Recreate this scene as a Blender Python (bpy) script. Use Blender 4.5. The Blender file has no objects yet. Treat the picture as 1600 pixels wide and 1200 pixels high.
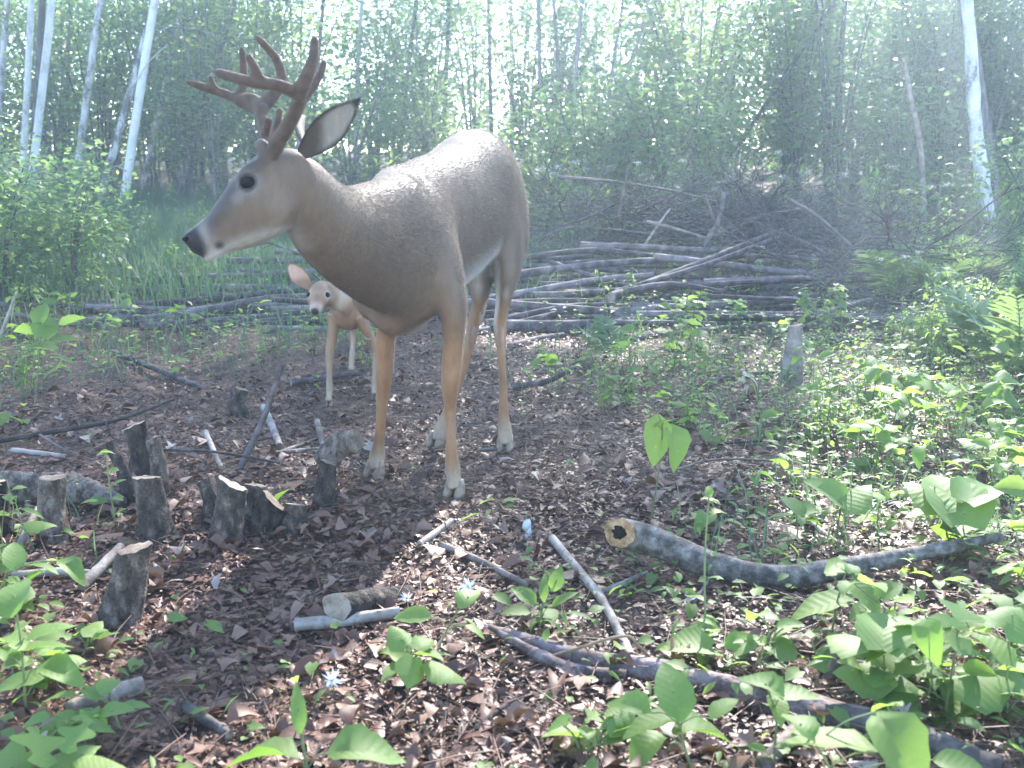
import bpy, math, random, os
import numpy as np
from mathutils import Vector, Matrix
ONLY = ''
random.seed(7); rng = np.random.default_rng(7)
S = bpy.context.scene
COL = S.collection
R = math.radians

# ------------------------------------------------------------------ camera, sky, sun, exposure
CAM = np.array([0.0, 0.0, 1.0]); FPX = 1600.0; PITCH = R(12.0)
cam = bpy.data.cameras.new('camera'); cam.lens = 36.0; cam.sensor_width = 36.0
cam.clip_start = 0.02; cam.clip_end = 400
cam_o = bpy.data.objects.new('camera', cam); COL.objects.link(cam_o)
cam_o.location = CAM; cam_o.rotation_euler = (R(90) - PITCH, 0, 0); S.camera = cam_o
cam.dof.use_dof = True; cam.dof.focus_distance = 3.5; cam.dof.aperture_fstop = 5.6

SUN_AZ, SUN_EL = R(15), R(34)
w = bpy.data.worlds.new('World'); S.world = w; w.use_nodes = True
nt = w.node_tree; nt.nodes.clear()
sky = nt.nodes.new('ShaderNodeTexSky'); sky.sky_type = 'NISHITA'; sky.sun_disc = False
sky.sun_elevation = SUN_EL; sky.sun_rotation = SUN_AZ; sky.air_density = 1.0; sky.dust_density = 0.4; sky.ozone_density = 4.0
bg = nt.nodes.new('ShaderNodeBackground'); bg.inputs['Strength'].default_value = 0.145
wo = nt.nodes.new('ShaderNodeOutputWorld')
nt.links.new(sky.outputs[0], bg.inputs[0]); nt.links.new(bg.outputs[0], wo.inputs[0])
sl = bpy.data.lights.new('sun', 'SUN'); sl.energy = 2.9; sl.angle = R(0.6); sl.color = (1.0, 0.97, 0.92)
so = bpy.data.objects.new('sun', sl); COL.objects.link(so)
SUND = Vector((math.sin(SUN_AZ) * math.cos(SUN_EL), math.cos(SUN_AZ) * math.cos(SUN_EL), math.sin(SUN_EL)))
so.rotation_euler = SUND.to_track_quat('Z', 'Y').to_euler(); so.location = (6, 20, 20)
S.view_settings.view_transform = 'Standard'; S.view_settings.look = 'None'
S.view_settings.exposure = 2.92; S.view_settings.gamma = 1.0; S.view_settings.use_curve_mapping = False
S.render.engine = 'CYCLES'
S.cycles.use_denoising = True; S.cycles.max_bounces = 6; S.cycles.diffuse_bounces = 3
S.cycles.transmission_bounces = 4; S.cycles.volume_bounces = 0; S.cycles.transparent_max_bounces = 4
S.cycles.sample_clamp_indirect = 6

# ------------------------------------------------------------------ projection helpers
cp, sp = math.cos(PITCH), math.sin(PITCH)
def ray(px, py):
    xc = (px - 800) / FPX; yc = (600 - py) / FPX
    return np.array([xc, cp + yc * sp, -sp + yc * cp])
def W(px, py, d):                                   # the point that stands d metres deep on this sight line
    r = ray(px, py); return CAM + r * (d / r[1])
def proj(p):
    v = np.asarray(p, float) - CAM
    x, y, z = v[..., 0], v[..., 1], v[..., 2]
    f = y * cp - z * sp; u = y * sp + z * cp
    return np.stack([800 + FPX * x / f, 600 - FPX * u / f], -1)
def gz(x, y):
    x = np.asarray(x, float); y = np.asarray(y, float)
    t = np.clip(y - 5.0, 0, 27)
    base = 0.052 * t * np.clip(t / 3, 0, 1) + 0.0
    b = 0.024 * np.sin(3.3 * x + .6 * y + 2) * np.sin(2.9 * y + 1.4 * x) * np.clip((y - 1) / 2, 0, 1) + 0.018 * np.sin(2.1 * x + 1.3 * y) * np.sin(1.7 * y - 0.8 * x + 1) + 0.010 * np.sin(5.3 * x - 2.9 * y + 2) * np.sin(4.1 * y + 3 * x)
    b = b + 0.05 * np.clip((np.abs(x) - 0.6) / 3, 0, 1) * np.sin(1.1 * x + 0.7 * y) * np.clip(y / 4, 0, 1)
    return base + b
def G(px, py):
    z = 0.0; r = ray(px, py)
    for _ in range(12):
        p = CAM + r * ((z - CAM[2]) / r[2]); z = 0.5 * z + 0.5 * float(gz(p[0], p[1]))
    p[2] = float(gz(p[0], p[1])); return p
def pxm(d): return d / FPX / 0.985                     # metres per photo pixel at depth d

# ------------------------------------------------------------------ mesh helpers
def mesh_np(name, V, F, mat=None, smooth=True, rnd=None, caps=None):
    V = np.asarray(V, np.float32)
    me = bpy.data.meshes.new(name)
    Fs = F if isinstance(F, list) else [F]
    Fs = [np.asarray(f, np.int32) for f in Fs if len(f)]
    nl = sum(f.size for f in Fs); nf = sum(len(f) for f in Fs)
    me.vertices.add(len(V)); me.vertices.foreach_set('co', V.ravel())
    me.loops.add(nl); me.loops.foreach_set('vertex_index', np.concatenate([f.ravel() for f in Fs]))
    me.polygons.add(nf)
    tot = np.concatenate([np.full(len(f), f.shape[1], np.int32) for f in Fs])
    st = np.concatenate([[0], np.cumsum(tot)[:-1]]).astype(np.int32)
    me.polygons.foreach_set('loop_start', st); me.polygons.foreach_set('loop_total', tot)
    me.update(calc_edges=True); me.validate()
    if smooth: me.polygons.foreach_set('use_smooth', np.ones(len(me.polygons), bool))
    if rnd is not None:
        a = me.attributes.new('rnd', 'FLOAT', 'POINT'); a.data.foreach_set('value', np.asarray(rnd, np.float32))
    for m in (mat if isinstance(mat, (list, tuple)) else [mat]):
        if m is not None: me.materials.append(m)
    return me
def link(name, me, parent=None, loc=None):
    o = bpy.data.objects.new(name, me); COL.objects.link(o)
    if parent is not None: o.parent = parent
    if loc is not None: o.location = loc
    return o
def tag(o, label=None, cat=None, group=None, kind=None):
    if label: o['label'] = label
    if cat: o['category'] = cat
    if group: o['group'] = group
    if kind: o['kind'] = kind
    return o
def thing(name, label, cat, loc=(0, 0, 0), group=None):
    o = bpy.data.objects.new(name, None); COL.objects.link(o); o.location = loc; o.empty_display_size = 0.1
    return tag(o, label, cat, group)
def dup(root, loc, rotz=0.0, scale=1.0, label=None, group=None, tilt=(0, 0)):
    r = root.copy(); COL.objects.link(r); r.location = loc; r.rotation_euler = (tilt[0], tilt[1], rotz); r.scale = (scale,) * 3
    if label: r['label'] = label
    if group: r['group'] = group
    for ch in list(root.children):
        c = ch.copy(); COL.objects.link(c); c.parent = r
        for g in list(ch.children):
            d = g.copy(); COL.objects.link(d); d.parent = c
    return r
def frames(P):
    P = np.asarray(P, float); T = np.gradient(P, axis=0); T /= np.linalg.norm(T, axis=1)[:, None] + 1e-9
    up = np.array([0.13, 0.21, 0.97]); 
    if abs(T[0] @ up) > 0.9: up = np.array([0.95, 0.2, 0.1])
    N = []; n = up - T[0] * (up @ T[0])
    for t in T:
        n = n - t * (n @ t); n /= np.linalg.norm(n) + 1e-9; N.append(n.copy())
    N = np.array(N); B = np.cross(T, N); return T, N, B
def spline(P, n):
    P = np.asarray(P, float)
    if len(P) == 2:
        t = np.linspace(0, 1, n)[:, None]; return P[0] * (1 - t) + P[1] * t
    Q = np.vstack([2 * P[0] - P[1], P, 2 * P[-1] - P[-2]])
    u = np.linspace(0, len(P) - 1 - 1e-6, n); i = u.astype(int); f = (u - i)[:, None]
    a, b, c, d = Q[i], Q[i + 1], Q[i + 2], Q[i + 3]
    return 0.5 * ((2 * b) + (-a + c) * f + (2 * a - 5 * b + 4 * c - d) * f ** 2 + (-a + 3 * b - 3 * c + d) * f ** 3)
def tube(P, rad, sides=8, wob=0.0, caps=True, flat=None):
    P = np.asarray(P, float); n = len(P); rad = np.broadcast_to(np.asarray(rad, float), (n,))
    T, N, B = frames(P); a = np.linspace(0, 2 * np.pi, sides, endpoint=False)
    rr = rad[:, None] * (1 + (wob * rng.normal(size=(n, sides)) if wob else 0))
    V = P[:, None] + (np.cos(a)[None, :, None] * N[:, None] + np.sin(a)[None, :, None] * B[:, None]) * rr[..., None]
    V = V.reshape(-1, 3)
    i, j = np.meshgrid(np.arange(n - 1), np.arange(sides), indexing='ij'); k = (j + 1) % sides
    F = np.stack([i * sides + j, i * sides + k, (i + 1) * sides + k, (i + 1) * sides + j], -1).reshape(-1, 4)
    out = [F]
    if caps: out += [np.arange(sides)[::-1][None], (np.arange(sides) + (n - 1) * sides)[None]]
    return V, out
class MB:                                            # several shapes gathered in one mesh
    def __init__(s): s.V = []; s.F = {}; s.n = 0; s.r = []
    def add(s, VF, rnd=0.5):
        V, F = VF
        for f in (F if isinstance(F, list) else [F]):
            f = np.asarray(f)
            if len(f): s.F.setdefault(f.shape[1], []).append(f + s.n)
        s.V.append(V); s.n += len(V); s.r.append(np.broadcast_to(np.asarray(rnd, float), (len(V),)))
        return s
    def mesh(s, name, mat, smooth=True):
        return mesh_np(name, np.concatenate(s.V), [np.concatenate(f) for f in s.F.values()], mat, smooth, np.concatenate(s.r))

# ------------------------------------------------------------------ materials
def newmat(name):
    m = bpy.data.materials.new(name); m.use_nodes = True; t = m.node_tree; t.nodes.clear(); return m, t
def N_(t, typ, **kw):
    n = t.nodes.new(typ)
    for k, v in kw.items(): setattr(n, k, v)
    return n
def ramp(t, fac, stops):
    r = N_(t, 'ShaderNodeValToRGB'); e = r.color_ramp.elements
    e[0].position, e[0].color = stops[0][0], (*stops[0][1], 1); e[1].position, e[1].color = stops[1][0], (*stops[1][1], 1)
    for p, c in stops[2:]:
        x = e.new(p); x.color = (*c, 1)
    t.links.new(fac, r.inputs[0]); return r.outputs[0]
def bsdf(t, color, rough=0.7, spec=0.3, normal=None):
    b = N_(t, 'ShaderNodeBsdfPrincipled'); b.inputs['Roughness'].default_value = rough
    b.inputs['Specular IOR Level'].default_value = spec
    if isinstance(color, tuple): b.inputs['Base Color'].default_value = (*color, 1)
    else: t.links.new(color, b.inputs['Base Color'])
    if normal is not None: t.links.new(normal, b.inputs['Normal'])
    return b
def out(t, sh):
    o = N_(t, 'ShaderNodeOutputMaterial'); t.links.new(sh, o.inputs['Surface']); return o
def noise(t, scale, detail=4, vec=None, rough=0.55, sc3=None):
    n = N_(t, 'ShaderNodeTexNoise'); n.inputs['Scale'].default_value = scale; n.inputs['Detail'].default_value = detail
    n.inputs['Roughness'].default_value = rough
    c = N_(t, 'ShaderNodeTexCoord'); v = c.outputs['Object'] if vec is None else vec
    if sc3:
        mp = N_(t, 'ShaderNodeMapping'); mp.inputs['Scale'].default_value = sc3; t.links.new(v, mp.inputs[0]); v = mp.outputs[0]
    t.links.new(v, n.inputs['Vector']); return n.outputs['Fac']
def bump(t, h, strength=0.5, dist=0.01):
    b = N_(t, 'ShaderNodeBump'); b.inputs['Strength'].default_value = strength; b.inputs['Distance'].default_value = dist
    t.links.new(h, b.inputs['Height']); return b.outputs[0]
def math_(t, op, a, b=None):
    n = N_(t, 'ShaderNodeMath', operation=op)
    for i, v in enumerate((a, b)):
        if v is None: continue
        if isinstance(v, (int, float)): n.inputs[i].default_value = v
        else: t.links.new(v, n.inputs[i])
    return n.outputs[0]
def rnd_fac(t, obj=0.5):                              # random per leaf (attribute) mixed with random per object
    a = N_(t, 'ShaderNodeAttribute', attribute_name='rnd'); oi = N_(t, 'ShaderNodeObjectInfo')
    return math_(t, 'ADD', math_(t, 'MULTIPLY', a.outputs['Fac'], 1 - obj), math_(t, 'MULTIPLY', oi.outputs['Random'], obj))
def leafmat(name, stops, tstops, transl=0.45, rough=0.45, spec=0.4, obj=0.4, vein=True, ribs=False):
    m, t = newmat(name); f = rnd_fac(t, obj)
    nz = noise(t, 35, 3); f2 = math_(t, 'ADD', math_(t, 'MULTIPLY', f, 0.8), math_(t, 'MULTIPLY', nz, 0.2))
    hgt = noise(t, 120, 2)
    if ribs:                                          # midrib and side veins of the leaf itself (one unit long along x)
        tc = N_(t, 'ShaderNodeTexCoord'); sx = N_(t, 'ShaderNodeSeparateXYZ'); t.links.new(tc.outputs['Object'], sx.inputs[0])
        ay = math_(t, 'ABSOLUTE', sx.outputs['Y']); sv = math_(t, 'PINGPONG', math_(t, 'SUBTRACT', sx.outputs['X'], math_(t, 'MULTIPLY', ay, .7)), .065)
        v1 = math_(t, 'LESS_THAN', sv, .006); v0 = math_(t, 'LESS_THAN', ay, .011); vv = math_(t, 'MAXIMUM', v1, v0)
        f2 = math_(t, 'ADD', f2, math_(t, 'MULTIPLY', vv, .08)); spots = math_(t, 'GREATER_THAN', noise(t, 9, 3), .68); f2 = math_(t, 'ADD', f2, math_(t, 'MULTIPLY', spots, .18))
        hgt = math_(t, 'ADD', math_(t, 'MULTIPLY', hgt, .4), math_(t, 'MULTIPLY', sv, 9.0))
    c = ramp(t, f2, stops); c2 = ramp(t, f2, tstops)
    b = bsdf(t, c, rough, spec, bump(t, hgt, 0.12 if ribs else 0.25, 0.02 if ribs else 0.002) if vein else None)
    tr = N_(t, 'ShaderNodeBsdfTranslucent'); t.links.new(c2, tr.inputs[0])
    mx = N_(t, 'ShaderNodeMixShader'); mx.inputs[0].default_value = transl
    t.links.new(b.outputs[0], mx.inputs[1]); t.links.new(tr.outputs[0], mx.inputs[2]); out(t, mx.outputs[0]); return m
GREEN = [(0.0, (0.065, 0.12, 0.026)), (0.35, (0.125, 0.195, 0.045)), (0.75, (0.18, 0.24, 0.060)), (1.0, (0.25, 0.27, 0.085))]
GREENT = [(0.0, (0.16, 0.32, 0.04)), (0.6, (0.32, 0.50, 0.07)), (1.0, (0.50, 0.58, 0.12))]
M = {}
M['leaf'] = leafmat('broad_leaf', GREEN, GREENT, 0.45, 0.55, 0.28, ribs=True)
M['herb'] = leafmat('herb_leaf', [(0, (0.075, 0.13, 0.032)), (0.6, (0.13, 0.20, 0.05)), (1, (0.19, 0.24, 0.07))], [(0, (0.22, 0.40, 0.06)), (1, (0.50, 0.62, 0.13))], 0.5, 0.55, 0.3)
M['fern'] = leafmat('fern_leaf', [(0, (0.06, 0.12, 0.04)), (1, (0.13, 0.19, 0.07))], [(0, (0.14, 0.24, 0.06)), (1, (0.30, 0.38, 0.12))], 0.42, 0.6, 0.25)
M['tree_leaf'] = leafmat('tree_leaf', [(0, (0.040, 0.085, 0.042)), (0.6, (0.080, 0.135, 0.060)), (1, (0.15, 0.18, 0.08))], [(0, (0.14, 0.27, 0.09)), (0.6, (0.32, 0.45, 0.14)), (1, (0.60, 0.62, 0.24))], 0.58, 0.4, 0.5, obj=0.25, vein=False)
M['grass'] = leafmat('grass_blade', [(0, (0.040, 0.085, 0.045)), (0.7, (0.072, 0.135, 0.065)), (1, (0.16, 0.18, 0.10))], [(0, (0.08, 0.18, 0.07)), (1, (0.22, 0.32, 0.12))], 0.4, 0.5, 0.4, obj=0, vein=False)
LIT = [(0.0, (0.022, 0.011, 0.008)), (0.22, (0.062, 0.027, 0.017)), (0.42, (0.135, 0.056, 0.032)), (0.58, (0.185, 0.092, 0.052)), (0.76, (0.21, 0.130, 0.096)), (0.9, (0.36, 0.28, 0.23)), (1.0, (0.50, 0.40, 0.30))]
M['litter'] = leafmat('dry_leaf', LIT, [(0, (0.05, 0.025, 0.012)), (1, (0.30, 0.17, 0.07))], 0.10, 0.5, 0.3, obj=0.5, vein=True)
M['petal'] = leafmat('white_petal', [(0, (0.62, 0.62, 0.60)), (1, (0.8, 0.8, 0.78))], [(0, (0.6, 0.6, 0.55)), (1, (0.7, 0.7, 0.65))], 0.3, vein=False)
def barkmat(name, stops, sc=(1, 1, 1), scale=14, rough=0.8, b=0.6, spec=0.25, dist=0.01):
    m, t = newmat(name)
    n1 = noise(t, scale, 6, sc3=sc); n2 = noise(t, scale * 6, 4)
    f = math_(t, 'ADD', math_(t, 'MULTIPLY', n1, 0.75), math_(t, 'MULTIPLY', n2, 0.25))
    oi = N_(t, 'ShaderNodeObjectInfo')
    f = math_(t, 'ADD', f, math_(t, 'MULTIPLY', math_(t, 'SUBTRACT', oi.outputs['Random'], 0.5), 0.24))
    f = math_(t, 'ADD', math_(t, 'MULTIPLY', math_(t, 'SUBTRACT', f, .5), 1.7), .5)
    out(t, bsdf(t, ramp(t, f, stops), rough, spec, bump(t, f, b, dist)).outputs[0]); return m
M['pole'] = barkmat('pole_bark', [(0.3, (0.036, 0.025, 0.024)), (0.5, (0.090, 0.064, 0.060)), (0.78, (0.20, 0.155, 0.148))])
M['stick'] = barkmat('grey_stick', [(0.3, (0.10, 0.072, 0.054)), (0.5, (0.21, 0.158, 0.122)), (0.74, (0.34, 0.275, 0.225))])
M['dark_stick'] = barkmat('dark_stick', [(0.3, (0.025, 0.018, 0.015)), (0.5, (0.06, 0.045, 0.038)), (0.75, (0.14, 0.11, 0.10))])
M['stump'] = barkmat('stump_bark', [(0.25, (0.014, 0.010, 0.008)), (0.48, (0.056, 0.037, 0.026)), (0.62, (0.112, 0.076, 0.054)), (0.80, (0.23, 0.175, 0.135))], sc=(1.5, 1.5, .8), scale=26, b=1.0, dist=.02)
M['rotten'] = barkmat('rotten_wood', [(0.3, (0.03, 0.018, 0.014)), (0.5, (0.085, 0.052, 0.042)), (0.72, (0.20, 0.145, 0.13))], scale=18, b=0.9)
M['bent'] = barkmat('smooth_bark', [(0.3, (0.05, 0.040, 0.031)), (0.5, (0.125, 0.100, 0.080)), (0.75, (0.26, 0.22, 0.185))], scale=40, b=0.5)
M['cut'] = barkmat('cut_wood', [(0.3, (0.11, 0.075, 0.05)), (0.5, (0.21, 0.155, 0.11)), (0.7, (0.32, 0.25, 0.19))], scale=30, b=0.4)
M['cut_orange'] = barkmat('orange_cut_wood', [(0.3, (0.15, 0.075, 0.03)), (0.5, (0.30, 0.165, 0.075)), (0.7, (0.42, 0.27, 0.14))], scale=40, b=0.4)
M['hole'] = barkmat('rot_hole', [(0.3, (0.012, 0.008, 0.006)), (0.7, (0.03, 0.02, 0.014))])
M['aspen'] = barkmat('pale_bark', [(0.30, (0.10, 0.095, 0.09)), (0.42, (0.34, 0.33, 0.31)), (0.6, (0.52, 0.51, 0.49)), (0.8, (0.62, 0.61, 0.59))], sc=(1, 1, 0.5), scale=7, b=0.4)
M['trunk'] = barkmat('grey_bark', [(0.3, (0.045, 0.04, 0.035)), (0.5, (0.11, 0.10, 0.09)), (0.75, (0.22, 0.20, 0.185))], sc=(3, 3, 0.6), scale=8)
M['stem'] = barkmat('green_stem', [(0.3, (0.10, 0.13, 0.05)), (0.7, (0.20, 0.22, 0.09))], scale=20, b=0.2)
M['redstem'] = barkmat('brown_stem', [(0.3, (0.12, 0.07, 0.04)), (0.7, (0.26, 0.18, 0.10))], scale=20, b=0.2)
# ------------------------------------------------------------------ animals: lofted anatomy, fused to one skin
def loft(C, A, B, n=20):
    a = np.linspace(0, 2 * np.pi, n, endpoint=False)
    V = C[:, None] + np.cos(a)[None, :, None] * A[:, None] + np.sin(a)[None, :, None] * B[:, None]
    m = len(C); V = V.reshape(-1, 3)
    i, j = np.meshgrid(np.arange(m - 1), np.arange(n), indexing='ij'); k = (j + 1) % n
    F = np.stack([i * n + j, i * n + k, (i + 1) * n + k, (i + 1) * n + j], -1).reshape(-1, 4)
    # close ends with a fan
    V = np.vstack([V, C[:1], C[-1:]]); a0, a1 = m * n, m * n + 1; jj = np.arange(n); kk = (jj + 1) % n
    T = np.vstack([np.stack([np.full(n, a0), kk, jj], -1), np.stack([np.full(n, a1), jj + (m - 1) * n, kk + (m - 1) * n], -1)])
    return V, [F, T]
def loft_tb(rows, n=22, sub=3):
    """rows: (top point, bottom point, half width)"""
    T = np.array([r[0] for r in rows]); Bt = np.array([r[1] for r in rows]); hw = np.array([r[2] for r in rows])
    k = len(rows) * sub
    T, Bt = spline(T, k), spline(Bt, k); hw = spline(np.c_[hw, hw, hw], k)[:, 0]
    C = (T + Bt) / 2; A = (T - Bt) / 2
    tg = np.gradient(C, axis=0); L = np.cross(tg, A); L /= np.linalg.norm(L, axis=1)[:, None] + 1e-9
    return loft(C, A, L * hw[:, None], n)
def limb(rows, lat, n=16, sub=4):
    """rows: (centre, half width seen from lat's side, half depth)"""
    C = spline(np.array([r[0] for r in rows]), len(rows) * sub)
    h = spline(np.array([(r[1], r[2], 0) for r in rows]), len(rows) * sub)
    tg = np.gradient(C, axis=0); lat = np.asarray(lat, float)
    A = lat[None] - tg * (tg @ lat)[:, None] / (np.sum(tg * tg, 1)[:, None] + 1e-9); A /= np.linalg.norm(A, axis=1)[:, None]
    B = np.cross(tg, A); B /= np.linalg.norm(B, axis=1)[:, None]
    return loft(C, A * h[:, :1], B * h[:, 1:2], n)
def ellipsoid(c, ax, rows=10, n=16):
    c = np.asarray(c, float); ax = [np.asarray(a, float) for a in ax]
    t = np.linspace(0.02, math.pi - 0.02, rows)
    C = c[None] + np.cos(t)[:, None] * ax[0][None]; s = np.sin(t)[:, None]
    return loft(C, s * ax[1][None], s * ax[2][None], n)
def fuse(name, parts, voxel, smooth_it, mat):
    mb = MB()
    for p in parts: mb.add(p)
    me = mb.mesh(name + '_raw', None)
    o = bpy.data.objects.new(name + '_raw', me); COL.objects.link(o)
    md = o.modifiers.new('r', 'REMESH'); md.mode = 'VOXEL'; md.voxel_size = voxel; md.use_smooth_shade = True
    sm = o.modifiers.new('s', 'SMOOTH'); sm.factor = 0.5; sm.iterations = smooth_it
    dg = bpy.context.evaluated_depsgraph_get()
    ev = o.evaluated_get(dg); m2 = bpy.data.meshes.new_from_object(ev); m2.name = name
    bpy.data.objects.remove(o); bpy.data.meshes.remove(me)
    m2.materials.clear(); m2.materials.append(mat); m2.polygons.foreach_set('use_smooth', np.ones(len(m2.polygons), bool))
    return m2
def relax(me, wfun, it, lam=0.5):
    V, _ = get_vn(me); ed = np.empty(len(me.edges) * 2, np.int32); me.edges.foreach_get('vertices', ed); a, b = ed[::2], ed[1::2]
    n = len(V); deg = np.bincount(a, minlength=n) + np.bincount(b, minlength=n); wt = (lam * wfun(V))[:, None]
    for _ in range(it):
        A = np.stack([np.bincount(a, V[b, k], n) + np.bincount(b, V[a, k], n) for k in range(3)], -1) / np.maximum(deg, 1)[:, None]
        V = V + wt * (A - V)
    me.vertices.foreach_set('co', V.astype(np.float32).ravel()); me.update()
def get_vn(me):
    V = np.empty(len(me.vertices) * 3, np.float32); me.vertices.foreach_get('co', V)
    Nn = np.empty(len(me.vertices) * 3, np.float32); me.vertices.foreach_get('normal', Nn)
    return V.reshape(-1, 3).astype(float), Nn.reshape(-1, 3).astype(float)
def set_col(me, c):
    a = me.color_attributes.new('coat', 'BYTE_COLOR', 'CORNER')
    li = np.empty(len(me.loops), np.int32); me.loops.foreach_get('vertex_index', li)
    a.data.foreach_set('color', np.c_[np.clip(c, 0, 1), np.ones(len(c))][li].ravel().astype(np.float32))
def sstep(a, b, x): t = np.clip((x - a) / (b - a), 0, 1); return t * t * (3 - 2 * t)
def blob(V, p, r, soft=0.5): return 1 - sstep(r * (1 - soft), r * (1 + soft), np.linalg.norm(V - np.asarray(p), axis=1))
def seg(V, a, b):
    a, b = np.asarray(a), np.asarray(b); t = np.clip(((V - a) @ (b - a)) / ((b - a) @ (b - a)), 0, 1)
    return np.linalg.norm(V - (a + t[:, None] * (b - a)), axis=1)
def paint(c, mask, col): return c * (1 - mask[:, None]) + np.array(col)[None] * mask[:, None]

m, t = newmat('deer_coat'); M['coat'] = m
ca = N_(t, 'ShaderNodeVertexColor', layer_name='coat')
n1 = noise(t, 60, 4, sc3=(1, 1, 0.35)); n2 = noise(t, 9, 3)
mixn = N_(t, 'ShaderNodeMixRGB', blend_type='MULTIPLY'); mixn.inputs[0].default_value = 1
t.links.new(ca.outputs[0], mixn.inputs[1])
t.links.new(ramp(t, math_(t, 'ADD', math_(t, 'MULTIPLY', n1, 0.5), math_(t, 'MULTIPLY', n2, 0.5)), [(0.3, (0.72, 0.72, 0.72)), (0.7, (1.2, 1.2, 1.2))]), mixn.inputs[2])
bs = bsdf(t, mixn.outputs[0], 0.62, 0.25, bump(t, noise(t, 260, 3, sc3=(1, 1, 0.3)), 0.35, 0.004))
bs.inputs['Sheen Weight'].default_value = 0.10; bs.inputs['Sheen Roughness'].default_value = 0.4
out(t, bs.outputs[0])
m, t = newmat('velvet'); M['velvet'] = m
bs = bsdf(t, ramp(t, noise(t, 40, 4), [(0.3, (0.046, 0.026, 0.017)), (0.7, (0.105, 0.060, 0.038))]), 0.75, 0.2, bump(t, noise(t, 300, 2), 0.4, 0.003))
bs.inputs['Sheen Weight'].default_value = 0.25; bs.inputs['Sheen Tint'].default_value = (1, .8, .65, 1); out(t, bs.outputs[0])
m, t = newmat('eye_dark'); M['eye'] = m; out(t, bsdf(t, (0.005, 0.004, 0.003), 0.22, 0.05).outputs[0])
m, t = newmat('hoof_horn'); M['hoof'] = m; out(t, bsdf(t, ramp(t, noise(t, 40, 3), [(0.3, (0.14, 0.09, 0.052)), (0.7, (0.30, 0.20, 0.115))]), 0.45, 0.4).outputs[0])

def hoof_mesh(name, fwd, size):
    """two pointed toes"""
    mb = MB(); fwd = np.array([fwd[0], fwd[1], 0.0]); fwd /= np.linalg.norm(fwd); lat = np.array([-fwd[1], fwd[0], 0])
    for s in (-1, 1):
        rows = []
        for z, f0, f1, hw in ((0.0, -0.38, 1.0, 0.26), (0.25, -0.34, 0.80, 0.25), (0.55, -0.28, 0.5, 0.22), (0.85, -0.2, 0.28, 0.16)):
            c = fwd * (f0 + f1) / 2 * size + lat * s * (0.285) * size + np.array([0, 0, z * size])
            rows.append((c, fwd * (f1 - f0) / 2 * size, lat * hw * size))
        C, A, B = [np.array(x) for x in zip(*rows)]
        A = A.copy(); mb.add(loft(C, A, B, 12))
    return mb.mesh(name, M['hoof'])
def ear_mesh(name, base, tip, width, face, mat, curl=0.5, thick=0.006, body=(0.2, 0.13, 0.09), inner=(0.5, 0.44, 0.4), edge=(0.05, 0.035, 0.03)):
    base, tip, face = (np.asarray(v, float) for v in (base, tip, face))
    ax = tip - base; L = np.linalg.norm(ax); ax /= L; face = face - ax * (face @ ax); face /= np.linalg.norm(face); lat = np.cross(ax, face)
    nu, nv = 18, 13; V = []; Cc = []
    for side in (0, 1):
        for i in range(nu):
            u = i / (nu - 1)
            wv = 0.34 + 0.66 * math.sin(math.pi / 2 * min(1, u / .48)) if u < .48 else max(0.03, 1 - ((u - .48) / .53) ** 1.7)
            cl = curl * (1.9 - 1.5 * u)
            for j in range(nv):
                v = 2 * j / (nv - 1) - 1; ang = v * cl * 1.3
                r = width / 2 * wv / max(0.35, math.sin(min(1.5, cl * 1.3)))
                p = base + ax * (u * L) + lat * (r * math.sin(ang)) + face * (r * (1 - math.cos(ang)) - 0.25 * width * (1 - u) ** 2)
                e = abs(v) ** 3
                p = p - face * (thick * (1 - 0.6 * e) * (1 if side else 0))
                V.append(p)
                if side: c = np.array(body) * (1 - 0.5 * (u > 0.9))
                else:
                    k = sstep(0.26, 0.50, np.array(u + .18 * v)); k = k * (1 - sstep(0.72, 0.95, np.array(abs(v)))) * (1 - sstep(.86, .98, np.array(u)))
                    c = np.array(body) * (1 - k) + np.array(inner) * k
                    if u > 0.9 or abs(v) > 0.97: c = np.array(edge)
                Cc.append(c)
    V = np.array(V); n = nu * nv; F = []
    for i in range(nu - 1):
        for j in range(nv - 1):
            a = i * nv + j; F.append((a, a + 1, a + nv + 1, a + nv)); F.append((n + a, n + a + nv, n + a + nv + 1, n + a + 1))
    for i in range(nu - 1):
        for j in (0, nv - 1):
            a = i * nv + j; F.append((a, a + nv, n + a + nv, n + a) if j == 0 else (a, n + a, n + a + nv, a + nv))
    for j in range(nv - 1):
        a = (nu - 1) * nv + j; F.append((a, a + 1, n + a + 1, n + a))
    me = mesh_np(name, V, np.array(F), mat); set_col(me, np.array(Cc)); return me
def sphere_mesh(name, r, mat):
    V, F = ellipsoid((0, 0, 0), ((0, 0, r), (r, 0, 0), (0, r, 0)), 12, 18); return mesh_np(name, V, F, mat)
def fur(o, count, length, seed, vel, root=0.35, rand=0.0012, kids=0):
    md = o.modifiers.new('fur', 'PARTICLE_SYSTEM'); ps = md.particle_system; st = ps.settings; ps.seed = seed
    st.type = 'HAIR'; st.count = count; st.use_advanced_hair = True; st.emit_from = 'FACE'; st.use_emit_random = True; st.use_even_distribution = True
    st.hair_length = length; st.hair_step = 3; st.display_step = 2; st.render_step = 2
    st.normal_factor = vel[0]; st.object_align_factor = vel[1]; st.factor_random = rand
    st.root_radius = root; st.tip_radius = 0.15; st.radius_scale = 0.003; st.length_random = 0.4
    return st

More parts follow.
